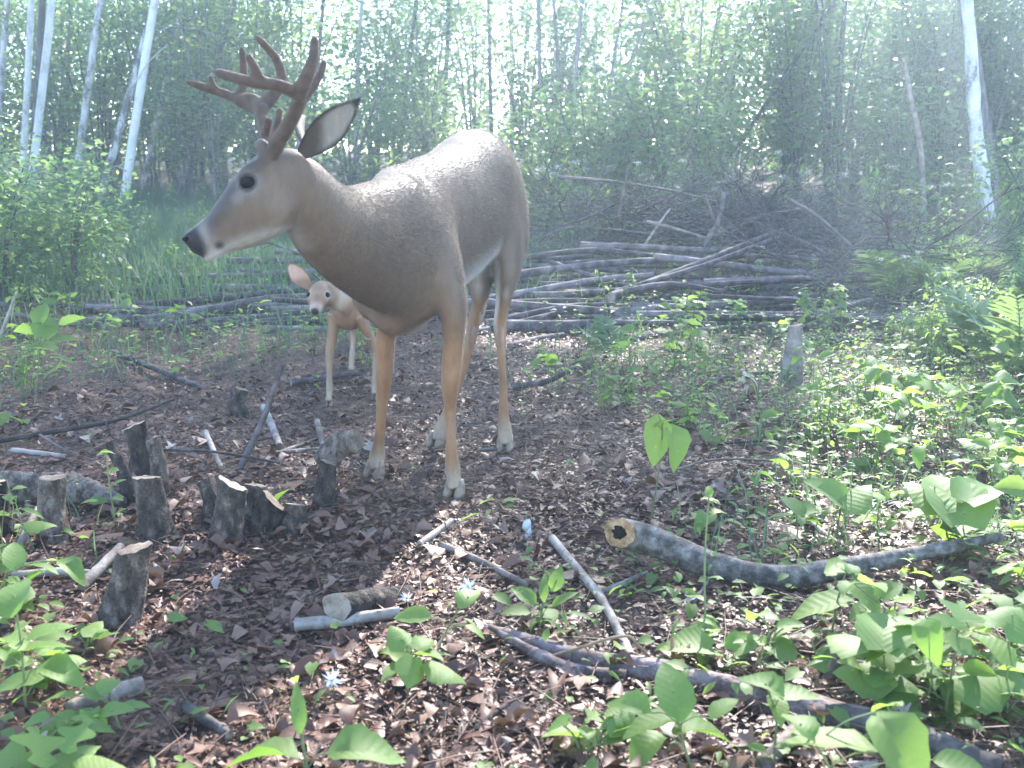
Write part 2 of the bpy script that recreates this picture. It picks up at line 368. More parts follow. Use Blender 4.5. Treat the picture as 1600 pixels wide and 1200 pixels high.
FUR = True; FURL = 1.15
def make_buck():
    th = R(21.0); O = np.array([-0.345, 3.17, 0.0])
    Fw = np.array([-math.sin(th), -math.cos(th), 0]); Lf = np.array([math.cos(th), -math.sin(th), 0]); U = np.array([0, 0, 1.0])
    def P(u, v, z): return O + Fw * u + Lf * v + U * z
    parts = []
    # trunk: (u, z top, z bottom, half width, lateral shift)
    tr = [(0.25, .82, .68, .05, .035), (0.20, .89, .60, .090, .035), (0.13, .955, .545, .120, .03), (0.03, 1.00, .52, .145, .015), (-.09, 1.02, .535, .160, 0), (-.24, 1.045, .565, .172, -.01),
          (-.40, 1.065, .60, .180, -.02), (-.54, 1.12, .635, .176, -.025), (-.66, 1.145, .67, .164, -.025), (-.76, 1.12, .70, .143, -.025), (-.85, 1.06, .75, .11, -.02), (-.91, .98, .82, .055, -.02)]
    parts.append(loft_tb([(P(u, v, a), P(u, v, b), h) for u, a, b, h, v in tr], 28, 3))
    # shoulder, haunch, withers, hip masses
    for s in (-1, 1):
        k_ = 1.0 if s > 0 else .72
        parts.append(ellipsoid(P(.06, s * .105 * k_ + .012, .75), (U * .215 + Fw * -.05, Fw * .125 * k_, Lf * .072)))
        parts.append(ellipsoid(P(.15, s * .085 * k_ + .02, .68), (U * .12 * k_ + Fw * .02, Fw * .085 * k_, Lf * .060)))
        parts.append(ellipsoid(P(-.72, s * .085 - .02, .82), (U * .22 + Fw * .03, Fw * .155, Lf * .078)))
        parts.append(ellipsoid(P(-.60, s * .085, 1.0), (Fw * .12, U * .06, Lf * .06)))
    parts.append(ellipsoid(P(.00, 0, .955), (Fw * .15, U * .065, Lf * .07)))
    parts.append(ellipsoid(P(.10, .03, .57), (Fw * .09, U * .075, Lf * .075)))
    parts.append(ellipsoid(P(.03, .02, .54), (Fw * .09, U * .05, Lf * .09)))
    # tail
    parts.append(limb([(P(-.89, .01, .95), .03, .02), (P(-.935, .01, .86), .032, .02), (P(-.95, .01, .76), .022, .014), (P(-.95, .01, .70), .008, .006)], Lf))
    # neck from contour pairs
    D = 2.40
    nk = [((462, 236), (452, 352), D + .00, .058), ((487, 250), (470, 386), D + .06, .062), ((513, 276), (500, 422), D + .17, .076), ((546, 290), (540, 454), D + .33, .100), ((585, 275), (590, 486), D + .50, .115), ((632, 260), (648, 500), D + .66, .125)]
    parts.append(loft_tb([(W(*a, d), W(*b, d), h) for a, b, d, h in nk], 24, 4))
    # head
    hd = [((289, 369), (297, 391), D - .045, .014), ((292, 362), (303, 396), D - .044, .025), ((304, 353), (316, 401), D - .042, .031), ((322, 338), (338, 401), D - .037, .034), ((342, 310), (366, 393), D - .030, .040),
          ((362, 281), (393, 386), D - .022, .050), ((383, 257), (420, 376), D - .012, .060), ((405, 240), (446, 362), D, .066), ((432, 232), (468, 345), D + .01, .064), ((458, 232), (484, 325), D + .02, .052), ((474, 240), (490, 300), D + .03, .03)]
    parts.append(loft_tb([(W(*a, d), W(*b, d), h) for a, b, d, h in hd], 24, 4))
    mz = pxm(D)
    nearv = np.array([-.12, -1, .05]); nearv /= np.linalg.norm(nearv)
    hf = W(295, 378, D) - W(455, 262, D); hf /= np.linalg.norm(hf); hu = np.cross(hf, -nearv); hu /= np.linalg.norm(hu)
    if hu[2] < 0: hu = -hu
    for s in (1, -1):                                     # brow ridges, cheeks, nostril wings, pedicles
        n_ = nearv * s
        parts.append(ellipsoid(W(404, 268, D) + n_ * .046, (hf * .042, hu * .018, n_ * .018)))
        parts.append(ellipsoid(W(440, 322, D) + n_ * .040, (hf * .055, hu * .045, n_ * .026)))
        parts.append(ellipsoid(W(303, 372, D - .042) + n_ * .020, (hf * .018, hu * .016, n_ * .014)))
        parts.append(ellipsoid(W(360, 335, D - .03) + n_ * .028, (hf * .05, hu * .018, n_ * .014)))
        parts.append(ellipsoid(W(425, 240, D) + n_ * .034, (hu * .038, hf * .020, n_ * .020)))
    parts.append(ellipsoid(W(335, 396, D - .04), (hf * .03, hu * .012, nearv * .022)))
    # legs
    latimg = np.array([1, 0.0, 0])
    def leg(rows, name):
        rr = [(W(px, py, d), h * pxm(d), k * h * pxm(d)) for px, py, d, h, k in rows]
        parts.append(limb(rr, latimg)); return rr
    gFL = G(712, 777); gFR = G(588, 746); gHL = G(790, 704); gHR = G(683, 698)
    dFL, dFR, dHL, dHR = gFL[1], gFR[1], gHL[1], gHR[1]
    a = leg([(668, 330, 3.12, 16, 1.3), (676, 375, 3.09, 36, 1.3), (690, 430, 3.06, 33, 1.5), (708, 482, 3.04, 22.5, 1.7), (708, 530, 3.045, 18, 1.4), (706, 566, 3.05, 16, 1.25), (704, 592, 3.045, 15.5, 1.25), (703, 618, 3.05, 12.5, 1.3), (704, 646, 3.055, 8.8, 1.35), (705, 695, dFL + .01, 9.0, 1.4), (707, 728, dFL + .015, 12.5, 1.25), (709, 748, dFL, 11.5, 1.2), (711, 764, dFL - .01, 14, 1.2)], 'FL')
    b = leg([(648, 385, 3.20, 12, 1.4), (636, 430, 3.20, 22, 1.4), (616, 478, 3.19, 19, 1.5), (602, 520, dFR - .02, 16, 1.5), (601, 565, dFR - .01, 13.5, 1.3), (600, 590, dFR - .01, 13, 1.3), (598, 615, dFR, 10.5, 1.3), (596, 645, dFR, 8.5, 1.35), (592, 690, dFR + .01, 8.5, 1.4), (589, 712, dFR + .015, 13, 1.2), (588, 724, dFR, 12, 1.2), (588, 735, dFR - .01, 13, 1.2)], 'FR')
    c = leg([(782, 300, 3.82, 12, 2.4), (788, 345, 3.80, 27, 2.6), (792, 388, 3.77, 24, 2.6), (791, 430, 3.70, 19, 2.3), (787, 463, 3.70, 13, 2.2), (782, 495, 3.72, 10.5, 2.3), (781, 515, 3.72, 9.5, 2.1), (783, 550, dHL + .02, 6.8, 1.6), (786, 605, dHL + .01, 6.2, 1.6), (787, 650, dHL + .01, 8.5, 1.4), (789, 672, dHL, 11, 1.25), (790, 694, dHL - .01, 11.5, 1.2)], 'HL')
    d = leg([(748, 350, 3.84, 12, 2.6), (748, 390, 3.82, 24, 2.6), (748, 430, 3.80, 21, 2.6), (750, 465, 3.80, 13, 2.2), (744, 492, 3.84, 11, 2.2), (738, 515, 3.84, 9.0, 2.0), (731, 550, dHR + .07, 7.0, 1.6), (714, 606, dHR + .04, 6.2, 1.6), (696, 650, dHR + .02, 8, 1.4), (689, 670, dHR, 10.5, 1.25), (685, 688, dHR - .01, 11.5, 1.2)], 'HR')
    me = fuse('buck', parts, 0.0062, 6, M['coat'])
    relax(me, lambda V: sstep(2.5, 2.7, V[:, 1]) * sstep(.42, .56, V[:, 2]), 130)
    relax(me, lambda V: sstep(2.75, 2.95, V[:, 1]) * sstep(.72, .86, V[:, 2]), 220)
    V, Nn = get_vn(me)
    q = V - O; u = q @ Fw; v = q @ Lf; z = q[:, 2]
    col = np.tile(np.array([0.138, 0.084, 0.051]), (len(V), 1))
    px = proj(V)
    nz = 0.5 + 0.25 * np.sin(9 * V[:, 0] + 5 * V[:, 2]) * np.sin(7 * V[:, 1] - 4 * V[:, 2] + 1)
    col *= (0.9 + 0.2 * nz)[:, None]
    headm = 1 - sstep(2.55, 2.75, V[:, 1]); torso = (u < .35) & (V[:, 1] > 2.7)
    col = paint(col, sstep(.5, .95, Nn[:, 2]) * sstep(.85, .98, z) * (V[:, 1] > 2.85), (0.104, 0.065, 0.042))       # darker back line
    legm = 1 - sstep(.42, .62, z)
    col = paint(col, legm * (V[:, 1] > 2.7), (0.25, 0.118, 0.050))
    col = paint(col, (1 - sstep(.04, .15, z)) * .75, (0.36, 0.26, 0.17))
    belly = sstep(.25, .75, -Nn[:, 2]) * sstep(-.02, -.15, u) if False else sstep(.2, .7, -Nn[:, 2]) * (1 - sstep(-.12, .0, u)) * sstep(.5, .56, z)
    col = paint(col, belly * .9, (0.50, 0.46, 0.42))
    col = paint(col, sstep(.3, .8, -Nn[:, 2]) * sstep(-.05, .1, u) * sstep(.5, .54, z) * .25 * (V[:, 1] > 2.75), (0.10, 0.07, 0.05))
    col = paint(col, blob(V, P(.03, .06, .55), .07) * .6, (0.5, 0.42, 0.36))                                       # pale armpit
    inner = sstep(.3, .8, -(Nn @ Lf) * np.sign(v)) * (u < -.45) * sstep(.38, .5, z)
    col = paint(col, inner * .8, (0.6, 0.54, 0.48))
    col = paint(col, sstep(.4, .9, -(Nn @ Fw)) * (u < -.5) * sstep(.42, .5, z) * (1 - sstep(.82, .9, z)), (0.5, 0.42, 0.35))
    for hp in (W(748, 486, 3.86), W(770, 482, 3.78)): col = paint(col, blob(V, hp, .035) * .9, (0.6, 0.5, 0.42))  # tarsal tufts
    # head markings
    hm = V[:, 1] < 2.62
    def hb(pxy, d, r, c, k=1.0, soft=.5):
        nonlocal col
        for s in (1, -1): col = paint(col, blob(V, W(*pxy, d) + nearv * s * 0.03, r, soft) * k * hm, c)
    def pseg(a, b): a, b = np.array(a, float), np.array(b, float); t_ = np.clip((px - a) @ (b - a) / ((b - a) @ (b - a)), 0, 1); return np.linalg.norm(px - a - t_[:, None] * (b - a), axis=1)
    col = paint(col, np.exp(-(pseg((326, 346), (386, 268)) / 21) ** 2) * .85 * hm, (0.052, 0.036, 0.028))
    col = paint(col, np.exp(-(pseg((390, 254), (432, 236)) / 15) ** 2) * .7 * hm, (0.050, 0.034, 0.027))
    col = paint(col, np.exp(-(pseg((420, 300), (445, 330)) / 26) ** 2) * .4 * hm, (0.17, 0.115, 0.08))
    thr = np.exp(-(pseg((345, 398), (440, 366)) / 15) ** 2) * hm
    col = paint(col, np.clip(thr * 1.5, 0, 1), (0.31, 0.26, 0.21))
    col = paint(col, np.exp(-(seg(V, W(470, 390, D + .05), W(452, 362, D)) / .03) ** 2) * hm * .8, (0.25, 0.215, 0.185))
    band = np.exp(-(seg(V, W(309, 349, D - .07), W(326, 386, D - .07)) / .016) ** 2) + np.exp(-(seg(V, W(309, 349, D - .01), W(326, 386, D - .01)) / .016) ** 2)
    col = paint(col, np.clip(band, 0, 1) * .5 * hm, (0.30, 0.26, 0.23))
    ring = np.exp(-((np.linalg.norm(V - (W(403, 288, D) + nearv * .058), axis=1) - .020) / .011) ** 2)
    col = paint(col, ring * .6 * hm, (0.17, 0.145, 0.125))
    col = paint(col, blob(V, W(388, 312, D) + nearv * .052, .018) * .4 * hm, (0.26, 0.22, 0.19))
    rim_ = 1 - sstep(.0185, .0255, np.linalg.norm(V - (W(402, 287, D) + nearv * .056), axis=1)); col = paint(col, rim_ * hm, (0.02, 0.014, 0.012))
    chin = np.exp(-(seg(V, W(318, 405, D - .04), W(345, 403, D - .04)) / .018) ** 2); col = paint(col, np.clip(chin * 1.2, 0, 1) * hm, (0.50, 0.46, 0.42))
    nose = 1 - sstep(.036, .048, np.linalg.norm((V - W(300, 380, D - .043)) * np.array([.85, 1, 1]), axis=1)); col = paint(col, nose, (0.020, 0.015, 0.015))
    mouth = np.exp(-(seg(V, W(306, 391, D - .08), W(349, 384, D - .075)) / .0065) ** 2) + blob(V, W(343, 386, D - .07), .013)
    col = paint(col, np.clip(mouth, 0, 1) * hm, (0.03, 0.02, 0.018))
    col = paint(col, blob(V, W(424, 236, D) + nearv * .03, .032) * .7 * hm, (0.075, 0.05, 0.038))
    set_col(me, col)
    root = link('buck', me)
    vg = root.vertex_groups.new(name='coat_length'); wl = np.clip(.30 + .70 * sstep(2.5, 2.8, V[:, 1]) * sstep(.45, .62, z), 0, 1) * (1 - .97 * nose)
    wl = wl * (1 - .7 * np.clip(ring * 3, 0, 1) * hm)
    for b_ in range(1, 21):
        ix = np.where((wl > (b_ - 1) / 20) & (wl <= b_ / 20))[0]
        if len(ix): vg.add([int(q_) for q_ in ix], b_ / 20, 'REPLACE')
    if FUR:
        st = fur(root, 260000, FURL, 1, (.0013 * FURL, (.0010 * FURL, .0034 * FURL, -.0008 * FURL))); root.particle_systems[0].vertex_group_length = 'coat_length'; st.radius_scale = .0018
    tag(root, 'antlered buck with velvet antlers standing on leaf litter with its head turned sideways', 'deer')
    # eye, nostril
    for s in (1, -1):
        e = link('eye', sphere_mesh('eye', .0190, M['eye']), root, W(402, 287, D) + nearv * s * .0545)
        e.scale = (1.0, .8, .82)
    for s in (1, -1):
        e = link('nostril', sphere_mesh('nostril', .007, M['eye']), root, W(299, 373, D - .043) + nearv * s * .028); e.scale = (1.3, .8, .8)
    ec = dict(body=(0.10, 0.068, 0.048), inner=(0.40, 0.34, 0.29), edge=(0.03, 0.022, 0.02))
    eo = link('ear', ear_mesh('ear', W(470, 244, D - .05), W(559, 158, D - .06), .068, (0.25, -1, -.05), M['coat'], .42, **ec), root)
    if FUR: fur(eo, 12000, 1, 5, (.0006, (.0016, 0, .0018)), rand=.0009).radius_scale = .0016
    link('ear', ear_mesh('ear', W(462, 232, D + .06), W(474, 182, D + .19),   .088, (-.7, -.3, -.1), M['coat'], .5, **ec), root)
    # antlers: beam + tines in velvet
    def antler(paths):
        ps = []
        for pts, r0, r1 in paths:
            n = len(pts) * 5; Pp = spline([W(*p) for p in pts], n); tt = np.linspace(0, 1, n)
            r = r0 + (r1 - r0) * tt; r = r * np.where(tt > .93, np.sqrt(np.clip(1 - ((tt - .93) / .075) ** 2, .05, 1)), 1)
            ps.append(tube(Pp, r, 12, 0.0))
        return fuse('antler', ps, 0.0042, 4, M['velvet'])
    d0 = D - .035
    near_ = [([(424, 245, d0), (436, 220, d0 - .02), (450, 196, d0 - .05), (462, 172, d0 - .085), (468, 152, d0 - .12), (452, 140, d0 - .15), (428, 132, d0 - .16), (394, 128, d0 - .16), (362, 120, d0 - .145), (333, 111, d0 - .12)], .0185, .0105),
             ([(405, 128, d0 - .16), (399, 108, d0 - .165), (386, 84, d0 - .16)], .014, .008),
             ([(464, 152, d0 - .13), (478, 122, d0 - .15), (490, 90, d0 - .14), (492, 56, d0 - .12)], .0185, .0085),
             ([(468, 162, d0 - .10), (488, 136, d0 - .06), (501, 115, d0 - .04), (508, 92, d0 - .03)], .0115, .007),
             ([(424, 222, d0 - .01), (433, 196, d0 - .01), (437, 168, d0 - .0)], .0105, .0075)]
    d1 = D + .045
    far_ = [([(424, 240, d1), (416, 212, d1 + .03), (410, 188, d1 + .06), (404, 172, d1 + .09), (384, 164, d1 + .12), (358, 149, d1 + .14), (330, 140, d1 + .14), (290, 127, d1 + .12)], .018, .0095),
            ([(338, 142, d1 + .14), (331, 132, d1 + .14), (329, 117, d1 + .14)], .012, .007),
            ([(372, 158, d1 + .13), (398, 156, d1 + .11), (414, 176, d1 + .06)], .016, .014),
            ([(372, 156, d1 + .13), (380, 128, d1 + .15), (380, 100, d1 + .15), (377, 73, d1 + .15)], .014, .0075),
            ([(404, 172, d1 + .09), (424, 152, d1 + .10), (440, 124, d1 + .13), (430, 90, d1 + .14), (398, 54, d1 + .12)], .0185, .0085),
            ([(413, 214, d1 + .02), (417, 198, d1 + .0), (420, 183, d1 - .01)], .011, .009)]
    for an in (near_, far_):
        ao = link('antler', antler(an), root)
        if FUR: fur(ao, 9000, 1, 2, (.0005, (.0001, .0002, .0001)), rand=.0002).radius_scale = .0012
    for g, f in ((gFL, (-.25, -1)), (gFR, (-.35, -1)), (gHL, (-.1, -1)), (gHR, (-.35, -1))):
        h = link('hoof', hoof_mesh('hoof', f, .060), root, (g[0], g[1], g[2] + .008))
    return root, (O, Fw, Lf)
def make_fawn():
    f0 = G(515, 633); f1 = G(586, 622); h0 = G(550, 584); h1 = G(612, 588)
    fr = (f0 + f1) / 2; hd_ = (h0 + h1) / 2; ax = fr - hd_; ax[2] = 0
    Fw = ax / np.linalg.norm(ax); Lf = np.array([-Fw[1], Fw[0], 0]); U = np.array([0, 0, 1.0]); d = fr[1]
    O = fr.copy(); Lb = np.linalg.norm(ax)
    def P(u, v, z): return O + Fw * u + Lf * v + U * z
    parts = [loft_tb([(P(u, 0, a), P(u, 0, b), h) for u, a, b, h in
        [(.13, .47, .40, .03), (.08, .50, .345, .06), (0, .525, .32, .075), (-.15, .515, .32, .082), (-.30, .52, .335, .085), (-Lb, .54, .36, .08), (-Lb - .08, .50, .40, .05)]], 20, 3)]
    hx = W(497, 462, d - .22)
    hp = W(490, 489, d - .30) - W(503, 447, d - .16); hp /= np.linalg.norm(hp)
    near_l = np.cross(hp, U); near_l /= np.linalg.norm(near_l); hu = np.cross(near_l, hp)
    parts.append(loft_tb([(P(.0, 0, .51), P(.06, 0, .36), .055), (P(.10, 0, .515), P(.13, 0, .40), .045), (W(530, 444, d - .12), W(525, 484, d - .12), .042), (W(508, 440, d - .16), W(512, 478, d - .18), .04)], 18, 4))
    c0 = W(503, 452, d - .15); 
    rows = [(c0 - hp * .02, .03, .03), (c0 + hp * .02, .046, .044), (c0 + hp * .05, .047, .045), (c0 + hp * .08, .038, .036), (c0 + hp * .11, .027, .025), (c0 + hp * .135, .021, .02), (c0 + hp * .15, .011, .011)]
    parts.append(limb(rows, near_l))
    hoofs = []
    def leg(top, g, knee, back):
        s = pxm(g[1])
        rows = [(top, .032, .045), (top * .6 + knee * .4, .022, .030), (knee, .0165, .019), (knee * .55 + (g + U * .06) * .45 + Fw * back * .3, .0105, .013), (g + U * .075 - Fw * .01, .0125, .015), (g + U * .045, .012, .013), (g + U * .02 + Fw * .008, .014, .016)]
        parts.append(limb(rows, np.array([1, 0, 0]))); hoofs.append(g)
    for g, v in ((f0, -.05), (f1, .05)):
        kn = W(proj(g)[0], proj(g)[1] - 78, g[1] - .01); leg(P(.05, v, .40), g, kn, 0)
    for g, v in ((h0, -.05), (h1, .05)):
        kn = g + U * .20 - Fw * .06; leg(P(-Lb + .02, v, .42), g, kn, -.03)
    me = fuse('fawn', parts, 0.0042, 5, M['coat']); V, Nn = get_vn(me); q = V - O; u = q @ Fw; z = q[:, 2]; v = q @ Lf
    col = np.tile(np.array([0.31, 0.175, 0.10]), (len(V), 1))
    body = (u < .06) & (z > .30)
    for k in range(240):
        s = P(rng.uniform(-Lb - .05, .02), 0, rng.uniform(.36, .53)); dd = np.hypot((V - s) @ Fw, (V - s)[:, 2])
        col = paint(col, (1 - sstep(.008, .014, dd)) * body * (np.abs(Nn[:, 2]) < .95), (0.75, 0.66, 0.56))
    col = paint(col, sstep(.2, .7, -Nn[:, 2]) * (z > .28) * (u < .02), (0.6, 0.52, 0.45))
    col = paint(col, np.exp(-(seg(V, W(522, 480, d - .15), W(536, 455, d - .13)) / .03) ** 2) * .8, (0.62, 0.52, 0.42))
    col = paint(col, (1 - sstep(.1, .3, z)) * .6, (0.44, 0.32, 0.22))
    nose = c0 + hp * .148
    col = paint(col, blob(V, c0 + hp * .03 + hu * .035, .028) * .6, (0.16, 0.085, 0.05)); col = paint(col, blob(V, c0 + hp * .085 + hu * .03, .016) * .5, (0.17, 0.095, 0.06))
    col = paint(col, blob(V, c0 + hp * .118 - hu * .008, .026) * .85, (0.62, 0.55, 0.50)); col = paint(col, blob(V, nose + hu * .004, .0165, .25), (0.02, 0.016, 0.016))
    for s in (-1, 1): col = paint(col, blob(V, c0 + hp * .055 + near_l * s * .042 + hu * .012, .022) * .6, (0.5, 0.42, 0.35))
    set_col(me, col)
    root = link('fawn', me); (fur(root, 60000, 1, 3, (.0012, (-.0006, .0024, -.0008)), rand=.0008) if FUR else 0); tag(root, 'small reddish fawn peering out from behind the buck with ears spread', 'fawn')
    for s in (-1, 1): link('eye', sphere_mesh('eye', .0108, M['eye']), root, c0 + hp * .058 + near_l * s * .0385 + hu * .020)
    ec = dict(body=(0.26, 0.14, 0.08), inner=(0.52, 0.29, 0.20), edge=(0.16, 0.09, 0.06))
    link('ear', ear_mesh('ear', W(484, 450, d - .15), W(449, 411, d - .13), .074, (-.1, -1, .1), M['coat'], .42, .005, **ec), root)
    link('ear', ear_mesh('ear', W(518, 446, d - .13), W(548, 416, d - .10), .066, (.2, -1, .1), M['coat'], .42, .005, **ec), root)
    for g in hoofs: link('hoof', hoof_mesh('hoof', (Fw[0], Fw[1]), .028), root, (g[0], g[1], g[2] - .003))
    return root
def make_chipmunk():
    g = G(1166, 617); d = g[1]; s = pxm(d); U = np.array([0, 0, 1.0]); X = np.array([1, 0, 0.]); Y = np.array([0, 1., 0])
    def p(x, z, y=0): return g + X * x + U * z + Y * y
    parts = [limb([(p(.030, .008), .012, .012), (p(.026, .028), .024, .024), (p(.012, .054), .024, .023), (p(-.004, .074), .019, .018), (p(-.014, .088), .013, .013)], X),
             limb([(p(-.002, .088), .012, .012), (p(-.018, .096), .0155, .0145), (p(-.032, .093), .011, .011), (p(-.042, .088), .005, .005)], U),
             ellipsoid(p(-.006, .112, -.008), (U * .007, X * .005, Y * .003)), ellipsoid(p(-.006, .112, .009), (U * .007, X * .005, Y * .003)),
             limb([(p(-.004, .06, -.014), .007, .007), (p(-.022, .05, -.014), .005, .005), (p(-.030, .055, -.010), .004, .004)], X),
             limb([(p(-.004, .06, .014), .007, .007), (p(-.022, .05, .014), .005, .005), (p(-.030, .055, .010), .004, .004)], X),
             ellipsoid(p(.012, .022, -.018), (U * .02, X * .02, Y * .010)), ellipsoid(p(.012, .022, .018), (U * .02, X * .02, Y * .010)),
             ellipsoid(p(-.004, .005, -.018), (X * .020, U * .005, Y * .006)), ellipsoid(p(-.004, .005, .018), (X * .020, U * .005, Y * .006)),
             limb([(p(.036, .012), .010, .010), (p(.062, .010), .012, .012), (p(.09, .016), .010, .010), (p(.11, .026), .004, .004)], Y)]
    me = fuse('chipmunk', parts, .0022, 2, M['coat']); V, Nn = get_vn(me); q = V - g
    col = np.tile(np.array([0.22, 0.13, 0.075]), (len(V), 1)); back = sstep(-.2, .3, Nn[:, 0] + .3 * np.abs(Nn[:, 1])) * (q[:, 2] > .02) * (q[:, 0] < .06)
    ang = np.abs(q[:, 1]) / .022
    for lo, hi, c in ((0, .1, (.03, .02, .015)), (.32, .48, (.03, .02, .015)), (.48, .66, (.6, .5, .36)), (.66, .82, (.03, .02, .015))):
        col = paint(col, ((ang >= lo) & (ang < hi)) * back, c)
    col = paint(col, sstep(.3, .7, -Nn[:, 0]) * (q[:, 2] < .085), (.6, .5, .4)); set_col(me, col)
    root = link('chipmunk', me); tag(root, 'tiny striped chipmunk sitting upright at the edge of the leaf litter', 'chipmunk')
    for s_ in (-1, 1): link('eye', sphere_mesh('eye', .0032, M['eye']), root, p(-.026, .098, s_ * .0115))
    return root
if ONLY in ('', 'deer', 'noveg'):
    buck, BF = make_buck(); fawn = make_fawn(); make_chipmunk()
# ------------------------------------------------------------------ ground
VEG = ONLY in ('', 'veg')
xs = np.concatenate([np.linspace(-44, -7, 50), np.linspace(-6.9, 6.9, 190), np.linspace(7, 44, 50)])
ys = np.concatenate([np.linspace(-2.5, .6, 20), np.linspace(.63, 9, 200), np.linspace(9.2, 52, 110)])
X, Y = np.meshgrid(xs, ys); Z = gz(X, Y)
near = np.clip(1 - Y / 9, 0, 1)
Z = Z + near * (.010 * np.sin(11 * X + 4 * Y) * np.sin(9 * Y - 5 * X) + .006 * np.sin(27 * X + 1) * np.sin(31 * Y + 13 * X)) - .006
gv = np.stack([X, Y, Z], -1).reshape(-1, 3); nx = len(xs)
i, j = np.meshgrid(np.arange(len(ys) - 1), np.arange(nx - 1), indexing='ij')
gf = np.stack([i * nx + j, i * nx + j + 1, (i + 1) * nx + j + 1, (i + 1) * nx + j], -1).reshape(-1, 4)
m, t = newmat('forest_soil'); M['soil'] = m
n1 = noise(t, 26, 8); n2 = noise(t, 2.2, 4); n3 = noise(t, 110, 4)
f = math_(t, 'ADD', math_(t, 'MULTIPLY', n1, .45), math_(t, 'ADD', math_(t, 'MULTIPLY', n2, .25), math_(t, 'MULTIPLY', n3, .3)))
out(t, bsdf(t, ramp(t, f, [(.34, (.024, .013, .009)), (.5, (.075, .040, .025)), (.62, (.16, .088, .055)), (.72, (.25, .17, .13))]), .8, .3, bump(t, f, 1.0, .03)).outputs[0])
tag(link('ground', mesh_np('ground', gv, gf, M['soil'])), kind='structure')

# how green / how littered the ground is, by place
LITTER_ZONE = [(1.4, -.30, .30), (1.9, -.75, .34), (2.3, -1.25, .40), (3.0, -1.9, .55), (3.6, -2.1, .70), (4.4, -1.75, .45), (5.2, -1.3, .55), (6.0, -.9, .3), (6.8, -.4, .0)]
def bare(x, y):                                       # 1 on the trampled litter, 0 in the green
    z = np.array(LITTER_ZONE); l = np.interp(y, z[:, 0], z[:, 1]); r = np.interp(y, z[:, 0], z[:, 2])
    wob = .25 * np.sin(2.3 * y + 1.1 * x) + .15 * np.sin(5 * y - 3 * x)
    d = np.minimum(x - l, r - x) + wob
    return np.clip(.5 + d / .5, 0, 1) * (y < 6.9)
def in_view(x, y, m=.6): return np.abs(x) < y * .52 + m

# ------------------------------------------------------------------ leaf litter
def rotm(yaw, tilt, az):
    cy, sy = np.cos(yaw), np.sin(yaw); Rz = np.zeros((len(yaw), 3, 3)); Rz[:, 0, 0] = cy; Rz[:, 0, 1] = -sy; Rz[:, 1, 0] = sy; Rz[:, 1, 1] = cy; Rz[:, 2, 2] = 1
    ax = np.stack([np.cos(az), np.sin(az), np.zeros_like(az)], -1); c, s = np.cos(tilt)[:, None, None], np.sin(tilt)[:, None, None]
    K = np.zeros((len(yaw), 3, 3)); K[:, 0, 2] = ax[:, 1]; K[:, 1, 2] = -ax[:, 0]; K[:, 2, 0] = -ax[:, 1]; K[:, 2, 1] = ax[:, 0]
    Rt = np.eye(3)[None] + s * K + (1 - c) * (K @ K); return Rt @ Rz
def scatter(templates, pos, size, yaw, tilt, az, rnd, sq=None):
    """many copies of small templates in one vertex array"""
    Vs, Fs, Rn, n = [], {}, [], 0; which = rng.integers(0, len(templates), len(pos)); RM = rotm(yaw, tilt, az)
    for k, (tv, tf) in enumerate(templates):
        ix = np.where(which == k)[0]
        if not len(ix): continue
        v = np.einsum('nij,vj->nvi', RM[ix], tv) * size[ix][:, None, None] + pos[ix][:, None]
        base = n + np.arange(len(ix)) * len(tv)
        for f in tf: Fs.setdefault(f.shape[1], []).append((f[None] + base[:, None, None]).reshape(-1, f.shape[1]))
        Vs.append(v.reshape(-1, 3)); Rn.append(np.repeat(rnd[ix], len(tv))); n += len(ix) * len(tv)
    return np.concatenate(Vs), [np.concatenate(f) for f in Fs.values()], np.concatenate(Rn)
def leaf_tpl(w=.5, rows=5, fold=.2, droop=.3, curl=0.0, kind='ovate', lobes=0):
    """a leaf one unit long from (0,0,0) along +x"""
    u = np.linspace(0, 1, rows + 1); V = []; 
    for a in u:
        if kind == 'ovate': h = w / 2 * math.sin(math.pi * min(1, a ** .75 * .97 + .03)) ** .85
        elif kind == 'heart': h = w / 2 * (math.sqrt(max(0, 1 - ((a - .32) / .36) ** 2)) if a < .32 else max(0, 1 - ((a - .32) / .68) ** 1.6)) + .004
        else: h = w / 2 * (1 - abs(2 * a - 1) ** 2.2)
        h *= 1 + .05 * math.sin(31 * a + 1)
        if lobes: h *= .62 + .38 * math.cos(2 * math.pi * lobes * a)
        z = -droop * a * a + .12 * a
        back = -.16 * (1 - a / .3) * (kind == 'heart') if a < .3 else 0
        for s in (-1, 0, 1):
            V.append((a + (back if s else 0) * 1.0, s * h, z + abs(s) * (fold * h + curl * h * h * 4) + (.012 * math.sin(17 * a + 2 * s) if s else 0)))
    F = []
    for i in range(rows):
        for s in (0, 1):
            b = i * 3 + s; F.append((b, b + 1, b + 4, b + 3))
    return np.array(V), [np.array(F)]
LT = [leaf_tpl(.62, 4, .25, .15, .2), leaf_tpl(.75, 4, -.15, .1, -.3), leaf_tpl(.5, 5, .6, .5, .6), leaf_tpl(.8, 6, .15, -.1, .2, lobes=2), leaf_tpl(.34, 4, .4, .3, .2), leaf_tpl(.9, 6, .1, .15, -.2, lobes=2), leaf_tpl(.2, 3, .4, .2, .2)]
for v_, f_ in LT: v_ -= v_.mean(0)
HOOF = [G(*q_) for q_ in ((712, 777), (588, 746), (790, 704), (683, 698), (515, 633))]
